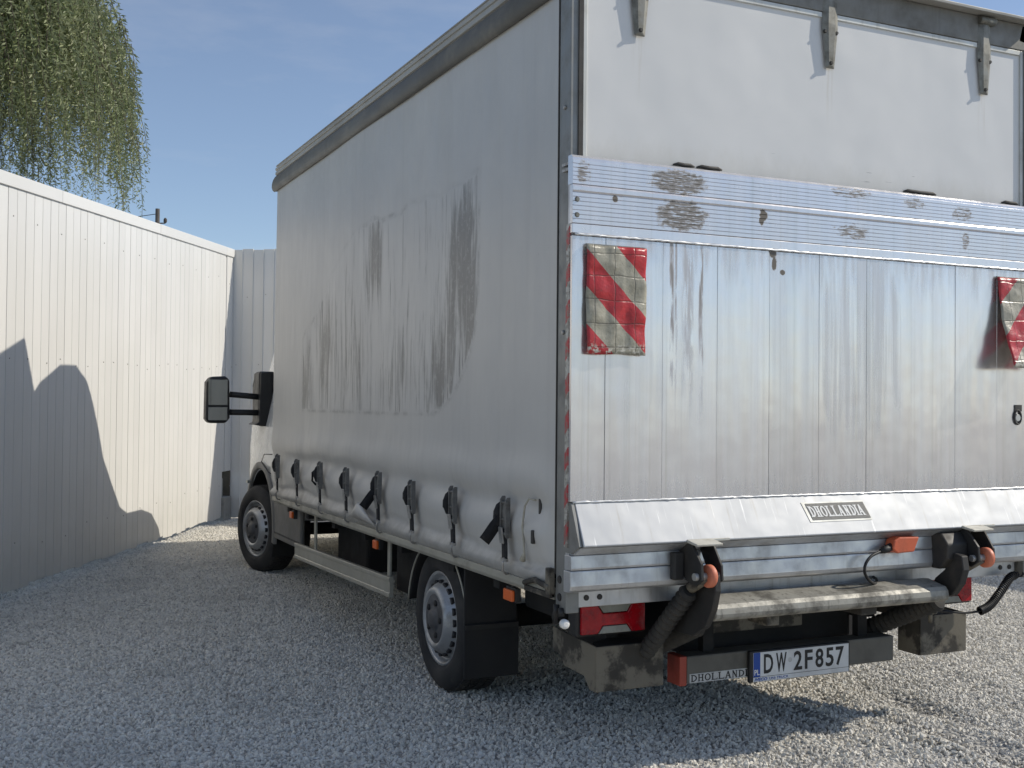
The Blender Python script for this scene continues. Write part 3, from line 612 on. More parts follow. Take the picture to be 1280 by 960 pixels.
b0 = link('buckle', bk.mesh('buckle', M['buckle']), strap0, 0.0012, 1)
lp = MB(); lp.tube([(-0.034, 0.020, 0.255), (-0.038, 0.030, 0.238), (-0.041, 0.036, 0.215), (-0.041, 0.037, 0.19), (-0.037, 0.030, 0.165), (-0.032, 0.020, 0.150)], [0.006, 0.014, 0.018, 0.018, 0.013, 0.005], 8)
l0 = link('strap_loop', lp.mesh('strap_loop', M['webbing']), strap0)
lv = MB().prism([(-0.034, 0.098), (-0.040, 0.096), (-0.048, 0.158), (-0.043, 0.160)], 'y', -0.006, 0.022)
link('lever', lv.mesh('lever', M['hook']), strap0, 0.001, 1)
hk = MB().tube([(-0.030, 0.0, 0.042), (-0.038, 0.0, 0.02), (-0.036, 0.0, -0.010), (-0.022, 0.0, -0.022), (-0.012, 0, -0.02)], 0.0045, 6); hk.box(-0.036, -0.026, -0.021, 0.021, 0.028, 0.04)
link('hook', hk.mesh('hook', M['hook']), strap0, 0.0, 1)
for ch in strap0.children: ch.matrix_parent_inverse = Matrix.Identity(4)
for i, y in enumerate(SY):
    z = 0.722 - 0.004 * (y / 4.4) * 2
    rot = Matrix.Rotation(random.uniform(-0.05, 0.05), 4, 'X')
    scl = Matrix.Diagonal((1.05, 1.22, random.uniform(1.0, 1.06), 1))
    Mx = Matrix.Translation((0, y, z)) @ rot @ scl
    c_ = copy_tree(strap0, T, Mx)
    if i in (4, 7):
        tl = MB(); tl.grid([[(-0.038 - 0.062 * t - 0.019 * e, y + 0.028 + 0.02 * t + 0.004 * math.sin(5 * t), z + 0.190 - 0.085 * t + 0.015 * e) for e in (-1, 1)] for t in np.linspace(0, 1, 6)])
        k = tl.build('strap_tail', M['webbing'], None, fix=False); sd = k.modifiers.new('s', 'SOLIDIFY'); sd.thickness = 0.004
        k.parent = c_; k.matrix_parent_inverse = Mx.inverted()
    if i == 2:
        k = MB().tube([(-0.05, y + 0.03, z + 0.24), (-0.06, y + 0.07, z + 0.22), (-0.06, y + 0.075, z + 0.17), (-0.05, y + 0.03, z + 0.15)], 0.007, 6).build('strap_tail', M['webbing'], None); k.parent = c_; k.matrix_parent_inverse = Mx.inverted()
for ch in list(strap0.children): bpy.data.objects.remove(ch)
bpy.data.objects.remove(strap0)

# side rails, roof rails, tarp roll
for sx in (0, 1):
    f = (lambda p: p) if sx == 0 else (lambda p: [(W_ - a, b) for a, b in p])
    part(MB().prism(f([(-0.004, 0.656), (0.05, 0.656), (0.05, 0.72), (0.012, 0.72), (0.012, 0.702), (-0.010, 0.698), (-0.013, 0.672)]), 'y', 0.09, L_ - 0.01), 'side_rail', M['rail_alu'], bevel=0.003)
    part(MB().prism(f([(0.0, 2.972), (-0.012, 2.978), (-0.012, 2.996), (-0.004, 3.000), (-0.004, 3.006), (-0.012, 3.010), (-0.012, 3.026), (-0.002, 3.030), (-0.002, 3.036), (-0.010, 3.040), (0.0, 3.052), (0.06, 3.056), (0.08, 2.985)]), 'y', 0.0, L_ + 0.005), 'roof_rail', M['roof_alu'], bevel=0.0015)
    part(MB().prism(f([(0.0, 2.865), (-0.012, 2.860), (-0.024, 2.870), (-0.031, 2.890), (-0.030, 2.915), (-0.022, 2.945), (-0.008, 2.970), (0.01, 2.972), (0.01, 2.865)]), 'y', 0.005, L_ + 0.03, True), 'tarp_roll', M['tarp_roll'])
part(MB().box(0.0, W_, 4.36, L_ + 0.012, 2.985, 3.045), 'roof_end_cap', M['roof_alu'], bevel=0.004)
# posts
for x0, x1 in ((0.0, 0.052), (W_ - 0.052, W_)):
    p = part(MB().box(x0, x1, 0.0, 0.082, 0.62, 2.99), 'corner_post', M['post'], bevel=0.004)
    s = 1 if x0 > 1 else -1; xo = x1 if x0 > 1 else x0
    for z in (2.43, 1.62): part(MB().tube([(xo, 0.035, z), (xo + s * 0.008, 0.035, z)], [0.009, 0.006], 8), 'bolt', M['hook'], p)
    for z in (0.735, 0.672): part(MB().tube([(xo, 0.05, z), (xo + s * 0.004, 0.05, z)], [0.015, 0.013], 10), 'bolt', M['dark_steel'], p)
    part(MB().box(xo - 0.003, xo + 0.003, 0.082, 0.0875, 0.75, 2.86), 'edge_strip', M['seal'], p)
    part(MB().box(x0 + 0.032 if x0 < 1 else x0 + 0.002, x1 - 0.002 if x0 < 1 else x1 - 0.032, -0.006, 0.0, 0.72, 2.95), 'seal_strip', M['seal'], p)
part(MB().box(-0.004, 0.05, -0.004, 0.0, 2.20, 2.232).box(-0.016, -0.004, -0.03, 0.03, 2.192, 2.202).box(-0.016, -0.004, -0.03, 0.03, 2.212, 2.222), 'latch', M['hook'])
# latch at the curtain foot
part(MB().box(-0.022, 0.004, 0.09, 0.30, 0.662, 0.682).tube([(-0.022, 0.09, 0.70), (-0.026, 0.20, 0.715), (-0.02, 0.30, 0.69)], 0.011, 8).box(-0.024, 0.0, 0.087, 0.12, 0.675, 0.77), 'curtain_tensioner', M['muddy_steel'], bevel=0.003)
tl = MB().tube([(-0.008, 0.06, 0.645), (-0.012, 0.055, 0.62), (-0.01, 0.07, 0.60), (-0.012, 0.06, 0.575)], 0.011, 8); tl.tube([(-0.004, 0.03, 0.635), (-0.008, 0.02, 0.61)], 0.012, 8)
ch_ = part(tl, 'chain_links', M['dark_steel'])
part(MB().tube([(-0.012, -0.004, 0.588), (-0.013, -0.02, 0.588), (-0.013, -0.024, 0.588)], [0.017, 0.017, 0.008], 14), 'white_cap', M['white_dot'], ch_)

# rear frame: header, upper panel, hinges
part(MB().prism([(0.0, 2.945), (0.06, 2.945), (0.06, 3.06), (0.0, 3.06)], 'x', 0.0, W_), 'header', M['header'], bevel=0.003)
part(MB().prism([(-0.048, 3.062), (-0.050, 3.074), (-0.03, 3.082), (0.09, 3.086), (0.09, 3.062)], 'x', -0.012, W_ + 0.012), 'roof_lip', M['roof_alu'], bevel=0.002)
pn = part(MB().box(0.052, W_ - 0.052, 0.010, 0.045, 1.9, 2.944), 'upper_panel', M['panel'], bevel=0.003)
for x0, x1, z0, z1 in ((0.053, 0.070, 1.95, 2.943), (W_ - 0.070, W_ - 0.053, 1.95, 2.943), (0.071, W_ - 0.071, 2.922, 2.943)):
    part(MB().box(x0, x1, 0.002, 0.012, z0, z1), 'edge_trim', M['trim_alu'], pn, 0.002)
hm = MB(); hm.add([(-0.036, 0, 0.20), (0.036, 0, 0.20), (0.040, 0, 0.06), (0.022, 0, -0.105), (-0.022, 0, -0.105), (-0.040, 0, 0.06),
                   (-0.012, -0.010, 0.20), (0.012, -0.010, 0.20), (0.018, -0.013, 0.07), (0.009, -0.007, -0.095), (-0.009, -0.007, -0.095), (-0.018, -0.013, 0.07)],
                  [(0, 6, 11, 5), (5, 11, 10, 4), (4, 10, 9, 3), (3, 9, 8, 2), (2, 8, 7, 1), (1, 7, 6, 0), (6, 7, 8, 11), (11, 8, 9, 10)])
hm.box(-0.030, 0.030, -0.004, 0.0, 0.06, 0.22)
hme = hm.mesh('hinge', M['hinge'])
bm = bmesh.new(); bm.from_mesh(hme); bmesh.ops.recalc_face_normals(bm, faces=bm.faces); bm.to_mesh(hme); bm.free()
hb = MB().tube([(-0.008, 0, 0), (0.008, 0, 0)], 0.008, 8)
hbm = MB().tube([(0, 0, 0), (0, -0.008, 0)], [0.009, 0.006], 8).mesh('bolt', M['seal']); hkm = MB().tube([(-0.045, 0, 0), (0.045, 0, 0)], 0.017, 12).mesh('knuckle', M['hinge'])
for x in (0.287, 1.177, 2.027):
    h_ = link('hinge', hme, T, 0.002, 1); Mx = Matrix.Translation((x, 0.0, 2.825)); h_.matrix_basis = Mx; WORLD[h_.name] = Mx
    for bx_, bz, by in ((0.0, -0.085, -0.007), (0.029, 0.04, -0.003), (-0.029, 0.04, -0.003)):
        b_ = link('bolt', hbm); b_.parent = h_; b_.location = (bx_, by, bz)
    k_ = link('knuckle', hkm); k_.parent = h_; k_.location = (0.008, -0.008, 0.215)
for x0, x1 in ((0.44, 0.535), (0.545, 0.66), (1.575, 1.755), (2.14, 2.24)):
    part(MB().tube([(x0, 0.006, 2.262), (x0 + 0.02, 0.004, 2.266), ((x0 + x1) / 2, 0.004, 2.263), (x1 - 0.02, 0.004, 2.265), (x1, 0.006, 2.262)], [0.003, 0.007, 0.008, 0.007, 0.003], 8), 'rubber_stop', M['seal'], pn)

# tail lift platform (closed, upright)
PL, PR, PY = -0.0165, 2.3365, -0.055
core = MB().prism([(-0.038, 0.71), (0.0 - 0.012, 0.71), (-0.012, 2.225), (-0.038, 2.225)], 'x', PL + 0.006, PR - 0.006)
plat = part(core, 'tail_lift_platform', M['beam_alu'])
NP = 10; e = [PL] + [0.120 + 0.2405 * i for i in range(NP)]
e = [v for v in e if v < PR - 0.03] + [PR]
for a, b in zip(e[:-1], e[1:]):
    cx, cz = (a + b) / 2, 1.489; hw = (b - a) / 2 - 0.0005
    me = MB().box(-hw, hw, -0.0165, 0.0, -0.468, 0.468).mesh('plank', M['alu'])
    o = link('plank', me, plat, 0.0009, 1)
    o.matrix_basis = Matrix.Translation((cx, PY + 0.0170 + random.uniform(-0.0006, 0.0006), cz)) @ Matrix.Rotation(random.uniform(-0.004, 0.004), 4, 'Z') @ Matrix.Rotation(random.uniform(-0.0012, 0.0012), 4, 'X')
# ribbed lip extrusions
def ribs(z0, z1, n, y):
    pts = []; st = (z1 - z0) / n
    for i in range(n):
        z = z0 + st * i
        pts += [(y + 0.0024, z), (y, z + st * 0.10), (y, z + st * 0.90), (y + 0.0024, z + st * 0.99)]
    return pts
up_ = [(-0.035, 2.139)] + ribs(2.139, 2.226, 6, PY - 0.001) + [(PY + 0.002, 2.234), (PY + 0.010, 2.243), (-0.02, 2.243), (-0.02, 2.139)]
part(MB().prism(up_, 'x', PL, PR), 'lip_extrusion', M['alu_lip'], plat)
md_ = [(-0.035, 2.001)] + ribs(2.001, 2.110, 7, PY - 0.001) + [(PY - 0.001, 2.112), (PY - 0.0045, 2.117), (PY - 0.0045, 2.131), (PY - 0.001, 2.137), (-0.035, 2.137)]
part(MB().prism(md_, 'x', PL, PR), 'lip_extrusion', M['alu_lip'], plat)
part(MB().box(PL, PR, PY, -0.035, 1.966, 1.9995), 'lip_extrusion', M['alu_lip'], plat, 0.002)
wb = [(PL + 0.01 + (PR - PL - 0.02) * t, PY - 0.001 + random.uniform(-.0008, .0008), 1.9625 + random.uniform(-.001, .001)) for t in np.linspace(0, 1, 160)]
part(MB().tube(wb, [0.0045 + random.uniform(-.0008, .0008) for _ in wb], 6), 'weld_bead', M['weld'], plat)
wb = [(PL + 0.01 + (PR - PL - 0.02) * t, PY - 0.0005 + random.uniform(-.0008, .0008), 1.0195 + random.uniform(-.001, .001)) for t in np.linspace(0, 1, 160)]
part(MB().tube(wb, [0.0042 + random.uniform(-.001, .001) for _ in wb], 6), 'weld_bead', M['weld'], plat)
for z in (2.085, 2.03): part(MB().tube([(PL + 0.018, PY - 0.001, z), (PL + 0.018, PY - 0.007, z)], [0.010, 0.007], 8), 'bolt', M['hinge'], plat)
# sloped foot and lower beam
part(MB().prism([(PY, 1.0175), (-0.020, 1.0175), (-0.020, 0.86), (-0.122, 0.868), (-0.126, 0.873)], 'x', PL + 0.018, PR - 0.018), 'sloped_foot', M['slope'], plat, 0.003)
part(MB().prism([(-0.118, 0.866), (-0.020, 0.8585), (-0.020, 0.832), (-0.066, 0.835)], 'x', PL + 0.01, PR - 0.01), 'foot_underside', M['beam_alu'], plat, 0.002)
part(MB().prism([(-0.064, 0.833), (-0.015, 0.833), (-0.015, 0.782), (-0.066, 0.782), (-0.068, 0.79)], 'x', PL, PR), 'lower_beam', M['beam_alu'], plat, 0.002)
part(MB().prism([(-0.067, 0.780), (-0.015, 0.780), (-0.015, 0.703), (-0.05, 0.703), (-0.066, 0.712), (-0.072, 0.728)], 'x', PL - 0.004, PR + 0.004), 'lower_beam', M['beam_alu'], plat, 0.004, 3)
part(MB().prism([(PY, 1.0165), (-0.008, 1.0165), (-0.008, 0.84), (-0.060, 0.84), (-0.118, 0.871)], 'x', PL + 0.004, PL + 0.015), 'end_plate', M['post'], plat)
# hazard tape on the platform's side edge
part(MB().box(PL - 0.002, PL + 0.0055, -0.0375, -0.014, 0.86, 2.0), 'hazard_tape', [M['tape']], plat)
# warning flags
M['flagL'] = mk_flag('flag_left', 0.035, 0.281, 1.542, 1.926, False); M['flagR'] = mk_flag('flag_right', 2.034, 2.280, 1.542, 1.926, True)
def flag(x0, x1, z0, z1, swing, mat, lab):
    nu, nv = 22, 34; P = []
    for i in range(nu):
        u = i / (nu - 1); row = []
        for j in range(nv):
            v = j / (nv - 1)
            bulge = 0.004 * (abs(math.sin(PI * u * 3)) ** 0.5) * (abs(math.sin(PI * v * 4)) ** 0.5) + 0.0018 * math.sin(17 * u + 9 * v) + 0.0015 * math.sin(23 * v - 7 * u)
            y = PY - 0.010 - bulge - swing * (v ** 1.5) * (1 - 0.25 * u)
            x = x0 + (x1 - x0) * u - 0.007 * u * v + 0.002 * math.sin(11 * v + 2) * (u > 0.97) + 0.0015 * math.sin(9 * v) * (u < 0.03)
            z = z1 - (z1 - z0) * v - 0.002 * math.sin(8 * u) * (v > 0.97)
            row.append((x, y, z))
        P.append(row)
    mb = MB(); mb.grid(P); o = part(mb, 'warning_flag', mat, plat, fix=False); s = o.modifiers.new('s', 'SOLIDIFY'); s.thickness = 0.004; o['label'] = lab
    part(MB().box(x0 - 0.001, x1 + 0.001, PY - 0.011, PY - 0.003, z1 - 0.002, z1 + 0.005), 'flag_batten', M['post'], plat, 0.001)
flag(0.035, 0.281, 1.542, 1.926, 0.006, M['flagL'], 'grubby red and cream striped warning flag lying flat against the platform')
flag(2.034, 2.280, 1.535, 1.922, 0.088, M['flagR'], 'grubby red and cream striped warning flag with its foot swung outwards')
# lock ring near the right edge
part(MB().tube([(2.166 + 0.020 * math.cos(t), PY - 0.003, 1.325 + 0.030 * math.sin(t)) for t in np.linspace(0, 2 * PI, 22)], 0.0045, 6).box(2.150, 2.190, PY - 0.004, PY, 1.35, 1.378), 'lock_ring', M['seal'], plat)
part(MB().tube([(2.166, PY - 0.001, 1.322), (2.166, PY - 0.006, 1.322)], [0.017, 0.014], 14), 'lock_cap', M['trim_alu'], plat)
# maker's label on the sloped foot
SA = Vector((1, 0, 0)); SB = Vector((0, 0.071, 0.1445)).normalized(); SNm = SA.cross(SB)
if SNm.y > 0: SNm = -SNm
S0 = Vector((1.006, -0.126, 0.873)) + SB * 0.062
def sp_(x, h, d): q = S0 + SA * x + SB * h + SNm * d; return (q.x, q.y, q.z)
lb = MB(); sk_ = 0.25
def quad(mb, x0, x1, h0, h1, d): mb.add([sp_(x0 - sk_ * h0, h0, d), sp_(x1 - sk_ * h0, h0, d), sp_(x1 - sk_ * h1, h1, d), sp_(x0 - sk_ * h1, h1, d)], [(0, 1, 2, 3)])
quad(lb, -0.006, 0.302, -0.012, 0.070, 0.0015); part(lb, 'maker_label', M['trim_alu'], plat)
lb = MB(); quad(lb, 0.010, 0.298, -0.004, 0.064, 0.0028); part(lb, 'label_field', M['sticker_dark'], plat)
pol, tw = serif_word('DHOLLANDIA', 0.030, 0.044, 0.0085, 0.0012); kx = 0.268 / tw
lb = MB()
for i_, pg in enumerate(pol): lb.add([sp_(0.011 + p[0] * kx - sk_ * (p[1] + 0.008), p[1] + 0.008, 0.0036 + i_ * 2e-6) for p in pg], [tuple(range(len(pg)))])
part(lb, 'label_lettering', M['letter_white'], plat)

# lift hinge brackets with rollers, arms, bellows
def hexp(cy, cz, k): return [(cy + a * k, cz + b * k) for a, b in ((0.05, 0.10), (-0.035, 0.10), (-0.062, 0.03), (-0.055, -0.035), (-0.025, -0.062), (0.02, -0.05), (0.05, 0.0))]
for i, xr in enumerate((0.488, 1.833)):
    br = part(MB().prism([(-0.055, 0.866), (-0.140, 0.866), (-0.200, 0.80), (-0.205, 0.742), (-0.165, 0.715), (-0.105, 0.73), (-0.066, 0.775)], 'x', xr - 0.056, xr - 0.044), 'hinge_bracket', M['dark_steel'], plat, 0.002)
    part(MB().prism([(-0.055, 0.866), (-0.140, 0.866), (-0.195, 0.79), (-0.20, 0.738), (-0.165, 0.715), (-0.12, 0.75), (-0.066, 0.83)], 'x', xr + 0.034, xr + 0.044), 'hinge_bracket', M['dark_steel'], plat, 0.002)
    if i == 1: part(MB().prism([(-0.058, 0.850), (-0.115, 0.852), (-0.150, 0.81), (-0.148, 0.75), (-0.11, 0.705), (-0.062, 0.705)], 'x', xr - 0.17, xr - 0.057), 'hinge_housing', M['dark_steel'], plat, 0.006)
    else: part(MB().box(xr - 0.10, xr - 0.057, -0.10, -0.066, 0.73, 0.83), 'hinge_housing', M['dark_steel'], plat, 0.006)
    part(MB().prism([(-0.118, 0.868), (-0.188, 0.860), (-0.190, 0.868), (-0.118, 0.880)], 'x', xr - 0.064, xr + 0.048).box(xr - 0.06, xr + 0.125, -0.125, -0.10, 0.868, 0.879), 'bracket_plate', M['light_plate'], plat, 0.002)
    ro = MB(); ro.lathe([(0.0, 0.0), (0.016, 0.0), (0.036, 0.001), (0.041, 0.006), (0.041, 0.024), (0.036, 0.029), (0.016, 0.030), (0.0, 0.030)], 28)
    x0_ = xr - 0.020 if i == 0 else xr - 0.004
    ro.v = [(x + x0_, y - 0.178, z + 0.752) for x, y, z in ro.v]; part(ro, 'roller', M['roller'], plat)
    part(MB().cyl((xr - 0.07, -0.178, 0.752), (xr + 0.05, -0.178, 0.752), 0.014, 12), 'pin', M['hook'], plat, 0.002)
    # crescent arm down to the torsion beam
    outer = [(-0.160, 0.775), (-0.200, 0.755), (-0.205, 0.70), (-0.185, 0.63), (-0.14, 0.56), (-0.06, 0.515), (0.05, 0.51), (0.06, 0.60), (-0.03, 0.66), (-0.09, 0.71), (-0.125, 0.75)]
    if i == 1: outer = [(-0.150, 0.775), (-0.190, 0.765), (-0.200, 0.71), (-0.18, 0.65), (-0.14, 0.60), (-0.06, 0.575), (-0.02, 0.60), (-0.05, 0.66), (-0.10, 0.70), (-0.13, 0.74)]
    part(MB().prism(outer, 'x', xr + (0.004 if i == 0 else -0.135), xr + (0.030 if i == 0 else -0.10)), 'lift_arm', M['dark_steel'], None, 0.004)
    def bellows(p0, p1, r, nm):
        p0, p1 = Vector(p0), Vector(p1); n = 30; pts = [p0.lerp(p1, t / n) for t in range(n + 1)]; rs = [r * (1.0 if t % 2 else 0.74) for t in range(n + 1)]
        part(MB().tube(pts, rs, 18, False), nm, M['boot'])
    s = 1 if i == 0 else 1
    bellows((xr - 0.035, -0.10, 0.69), (xr - 0.05, 0.22, 0.37), 0.036, 'lift_cylinder_boot') if i == 0 else bellows((xr - 0.10, -0.04, 0.56), (xr - 0.13, 0.36, 0.37), 0.042, 'lift_cylinder_boot')
    part(MB().cyl((xr - 0.01, -0.178, 0.752), (xr - 0.03, -0.10, 0.70), 0.022, 12), 'cylinder_rod', M['muddy_steel'])
    bellows((xr + 0.10, 0.04, 0.53), (xr + 0.075, 0.42, 0.35), 0.042, 'lift_cylinder_boot') if i == 0 else None
part(MB().prism([(-0.140, 0.580), (-0.156, 0.590), (-0.160, 0.606), (-0.156, 0.626), (-0.143, 0.640), (-0.05, 0.660), (-0.015, 0.655), (-0.015, 0.585), (-0.06, 0.575)], 'x', 0.525, 1.665), 'torsion_beam', M['torsion'], bevel=0.006, seg=3)
part(MB().box(0.80, 0.86, -0.10, 0.02, 0.535, 0.578).box(1.25, 1.33, -0.11, 0.02, 0.545, 0.574), 'beam_lug', M['muddy_steel'], bevel=0.004)
part(MB().prism([(0.034, 0.632), (0.09, 0.632), (0.09, 0.700), (0.034, 0.700)], 'x', 0.065, W_ - 0.065), 'rear_cross_member', M['beam_alu'], bevel=0.003)
for x in (0.10, 0.155, 2.165, 2.22): part(MB().tube([(x, 0.034, 0.666), (x, 0.030, 0.666)], [0.011, 0.010], 10), 'bolt', M['seal'])
# switch box and cable
sw = part(MB().prism([(1.405, 0.800), (1.415, 0.832), (1.44, 0.845), (1.545, 0.842), (1.525, 0.800), (1.518, 0.783), (1.43, 0.780)], 'y', -0.118, -0.068), 'switch_box', M['orange'], plat, 0.005)
part(MB().tube([(1.42, -0.095, 0.806), (1.375, -0.10, 0.795), (1.355, -0.10, 0.789)], [0.017, 0.015, 0.008], 10), 'cable_gland', M['cable'], plat)
def smooth_path(pts, n=6):
    pts = [Vector(p) for p in pts]; out = []
    for i in range(len(pts) - 1):
        p0, p1, p2, p3 = pts[max(i - 1, 0)], pts[i], pts[i + 1], pts[min(i + 2, len(pts) - 1)]
        for k in range(n):
            t = k / n; out.append(0.5 * ((2 * p1) + (p2 - p0) * t + (2 * p0 - 5 * p1 + 4 * p2 - p3) * t * t + (3 * p1 - p0 - 3 * p2 + p3) * t ** 3))
    out.append(pts[-1]); return out
part(MB().tube(smooth_path([(1.358, -0.10, 0.79), (1.30, -0.11, 0.775), (1.266, -0.115, 0.745), (1.268, -0.11, 0.71), (1.31, -0.09, 0.675), (1.37, -0.06, 0.655), (1.42, -0.01, 0.662), (1.44, 0.03, 0.665)]), 0.006, 8), 'switch_cable', M['cable'])
# coiled cable at the right
cp = smooth_path([(2.27, -0.02, 0.64), (2.20, -0.02, 0.638), (2.165, -0.02, 0.63), (2.135, -0.02, 0.60), (2.09, -0.02, 0.555), (2.04, -0.02, 0.515), (1.985, -0.02, 0.497)], 10)
hp = []; nT = 34; L2 = len(cp) - 1
for k in range(nT * 10 + 1):
    t = k / (nT * 10); tt = t ** 0.62; f = tt * L2; i0 = min(int(f), L2 - 1); c0 = cp[i0].lerp(cp[i0 + 1], f - i0); d = (cp[i0 + 1] - cp[i0]).normalized(); a = d.cross(Vector((0, 1, 0))).normalized(); b = Vector((0, 1, 0))
    an = 2 * PI * nT * t; hp.append(c0 + (a * math.cos(an) + b * math.sin(an)) * 0.016 * min(1, 0.3 + t * 9))
part(MB().tube(hp, 0.0038, 6), 'coiled_cable', M['cable'])
part(MB().tube(smooth_path([(2.0, -0.02, 0.497), (1.93, 0.0, 0.49), (1.86, 0.02, 0.495), (1.80, 0.05, 0.50)]), 0.005, 6), 'thin_cable', M['cable'])
part(MB().tube([(1.80, 0.045, 0.505), (1.76, 0.06, 0.50)], 0.018, 10).cyl((1.775, 0.05, 0.52), (1.775, 0.05, 0.45), 0.009, 8), 'cable_union', M['muddy_steel'])

# underrun bar with lettering, plate
UY = 0.19
bar = part(MB().box(0.640, 1.705, UY, UY + 0.09, 0.268, 0.376), 'underrun_bar', M['bar_grey'], bevel=0.006)
part(MB().box(0.605, 0.6385, UY - 0.002, UY + 0.09, 0.262, 0.378), 'end_cap', M['red_end'], bar, 0.004)
part(MB().box(0.652, 0.930, UY - 0.0015, UY, 0.2705, 0.306), 'sticker', M['sticker_light'], bar)
pol, tw = serif_word('DHOLLANDIA', 0.03, 0.028, 0.0062, 0.004); kx = 0.305 / tw
lb = MB()
for i_, pg in enumerate(pol): lb.add([(0.657 + p[0] * kx, UY - 0.0022 - i_ * 2e-6, 0.2745 + p[1]) for p in pg], [tuple(range(len(pg)))])
part(lb, 'bar_lettering', M['plate_black'], bar)
for x in (0.75, 1.55): part(MB().box(x, x + 0.05, UY + 0.05, UY + 0.085, 0.376, 0.60), 'bar_hanger', M['under'])
PX = 0.926; PZ = 0.249
fr_ = part(MB().box(PX, PX + 0.516, UY - 0.022, UY - 0.003, PZ, PZ + 0.127), 'number_plate', M['plate_black'], bevel=0.004)
part(MB().box(PX + 0.016, PX + 0.508, UY - 0.0235, UY - 0.021, PZ + 0.022, PZ + 0.120), 'plate_field', M['plate_white'], fr_, 0.002)
part(MB().box(PX + 0.0165, PX + 0.0495, UY - 0.0247, UY - 0.0237, PZ + 0.0225, PZ + 0.1195), 'blue_band', M['plate_blue'], fr_)
part(MB().box(PX + 0.016, PX + 0.508, UY - 0.0235, UY - 0.021, PZ + 0.003, PZ + 0.0205), 'dealer_strip', M['plate_white'], fr_)
def centre(me, x0, x1, z0, z1, y):
    co = np.zeros(len(me.vertices) * 3); me.vertices.foreach_get('co', co); co = co.reshape(-1, 3)
    mn, mx_ = co.min(0), co.max(0)
    co[:, 0] = x0 + (co[:, 0] - mn[0]) / (mx_[0] - mn[0]) * (x1 - x0); co[:, 2] = z0 + (co[:, 2] - mn[2]) / (mx_[2] - mn[2]) * (z1 - z0)
    co[:, 1] = co[:, 1] - mn[1] + y; me.vertices.foreach_set('co', co.ravel()); me.update(); return me
def word(body, x0, x1, z0, z1, y, mat, name, bold=0.0, parent=fr_, shear=0.0):
    return link(name, centre(text_mesh(body, 0.1, mat, name, (0, 0, 0), bold=bold, extr=0.0004, shear=shear), x0, x1, z0, z1, y), parent)
for chx, a, b in (('D', 0.068, 0.114), ('W', 0.129, 0.182), ('2', 0.219, 0.262), ('F', 0.276, 0.316), ('8', 0.331, 0.373), ('5', 0.385, 0.427), ('7', 0.438, 0.481)):
    word(chx, PX + a, PX + b, PZ + 0.033, PZ + 0.111, UY - 0.0247, M['plate_black'], 'character', 0.0018)
word('PL', PX + 0.020, PX + 0.046, PZ + 0.030, PZ + 0.052, UY - 0.0257, M['letter_white'], 'character', 0.002)
word('IVECO', PX + 0.022, PX + 0.085, PZ + 0.006, PZ + 0.018, UY - 0.0247, M['plate_blue'], 'dealer_text', 0.003, shear=0.2)
word('UNI-TRUCK', PX + 0.095, PX + 0.192, PZ + 0.007, PZ + 0.017, UY - 0.0247, M['plate_blue'], 'dealer_text', 0.0)
part(MB().tube([(PX + 0.2, UY - 0.0236, PZ + 0.078), (PX + 0.2, UY - 0.0242, PZ + 0.078)], [0.010, 0.010], 14), 'seal_sticker', M['sticker_light'], fr_)

# tail lamps
for x0, x1 in ((0.150, 0.452), (1.868, 2.170)):
    tl_ = part(MB().box(x0, x1, 0.20, 0.27, 0.486, 0.612), 'tail_lamp', M['black_plastic'], bevel=0.008)
    part(MB().prism([(x0 + 0.016, 0.496), (x0 + 0.086, 0.496), (x0 + 0.108, 0.526), (x1 - 0.086, 0.526), (x1 - 0.066, 0.496), (x1 - 0.008, 0.496), (x1 - 0.008, 0.604), (x1 - 0.066, 0.604), (x1 - 0.086, 0.572), (x0 + 0.108, 0.572), (x0 + 0.086, 0.604), (x0 + 0.016, 0.604)], 'y', 0.186, 0.203), 'red_lens', M['red_lens'], tl_, 0.004)
    for z0, z1 in ((0.604, 0.5745), (0.496, 0.5235)):
        part(MB().prism([(x0 + 0.089, z0), (x0 + 0.111, z1), (x1 - 0.089, z1), (x1 - 0.069, z0)], 'y', 0.187, 0.203), 'clear_lens', M['grey_lens'], tl_, 0.002)
    part(MB().box(x0 + 0.03, x1 - 0.03, 0.235, 0.268, 0.612, 0.66), 'lamp_bracket', M['dark_steel'])
# corner bumper blocks
for x0, x1 in ((0.217, 0.515), (1.835, 2.105)):
    bb = part(MB().box(x0, x1, 0.165, 0.172, 0.282, 0.452), 'corner_bumper', M['muddy_steel'], bevel=0.003)
    xs_ = x0 if x0 < 1 else x1 - 0.008
    part(MB().prism([(0.173, 0.282), (0.173, 0.452), (0.52, 0.466), (0.52, 0.372), (0.46, 0.368), (0.42, 0.33), (0.26, 0.325), (0.215, 0.282)], 'x', xs_, xs_ + 0.008), 'bumper_side', M['muddy_steel'], bb, 0.002)
    part(MB().prism([(x0 + 0.01, 0.175), (x1 - 0.01, 0.175), (x1 - 0.03, 0.25), ((x0 + x1) / 2, 0.31), (x0 + 0.03, 0.25)], 'z', 0.40, 0.452), 'bumper_top', M['dark_steel'], bb)
    if x0 > 1: part(MB().box(x0, x0 + 0.008, 0.173, 0.30, 0.282, 0.452), 'bumper_side', M['muddy_steel'], bb)
    for x in (x0 + 0.12,): part(MB().box(x, x + 0.05, 0.30, 0.60, 0.40, 0.66), 'bumper_hanger', M['dark_steel'])

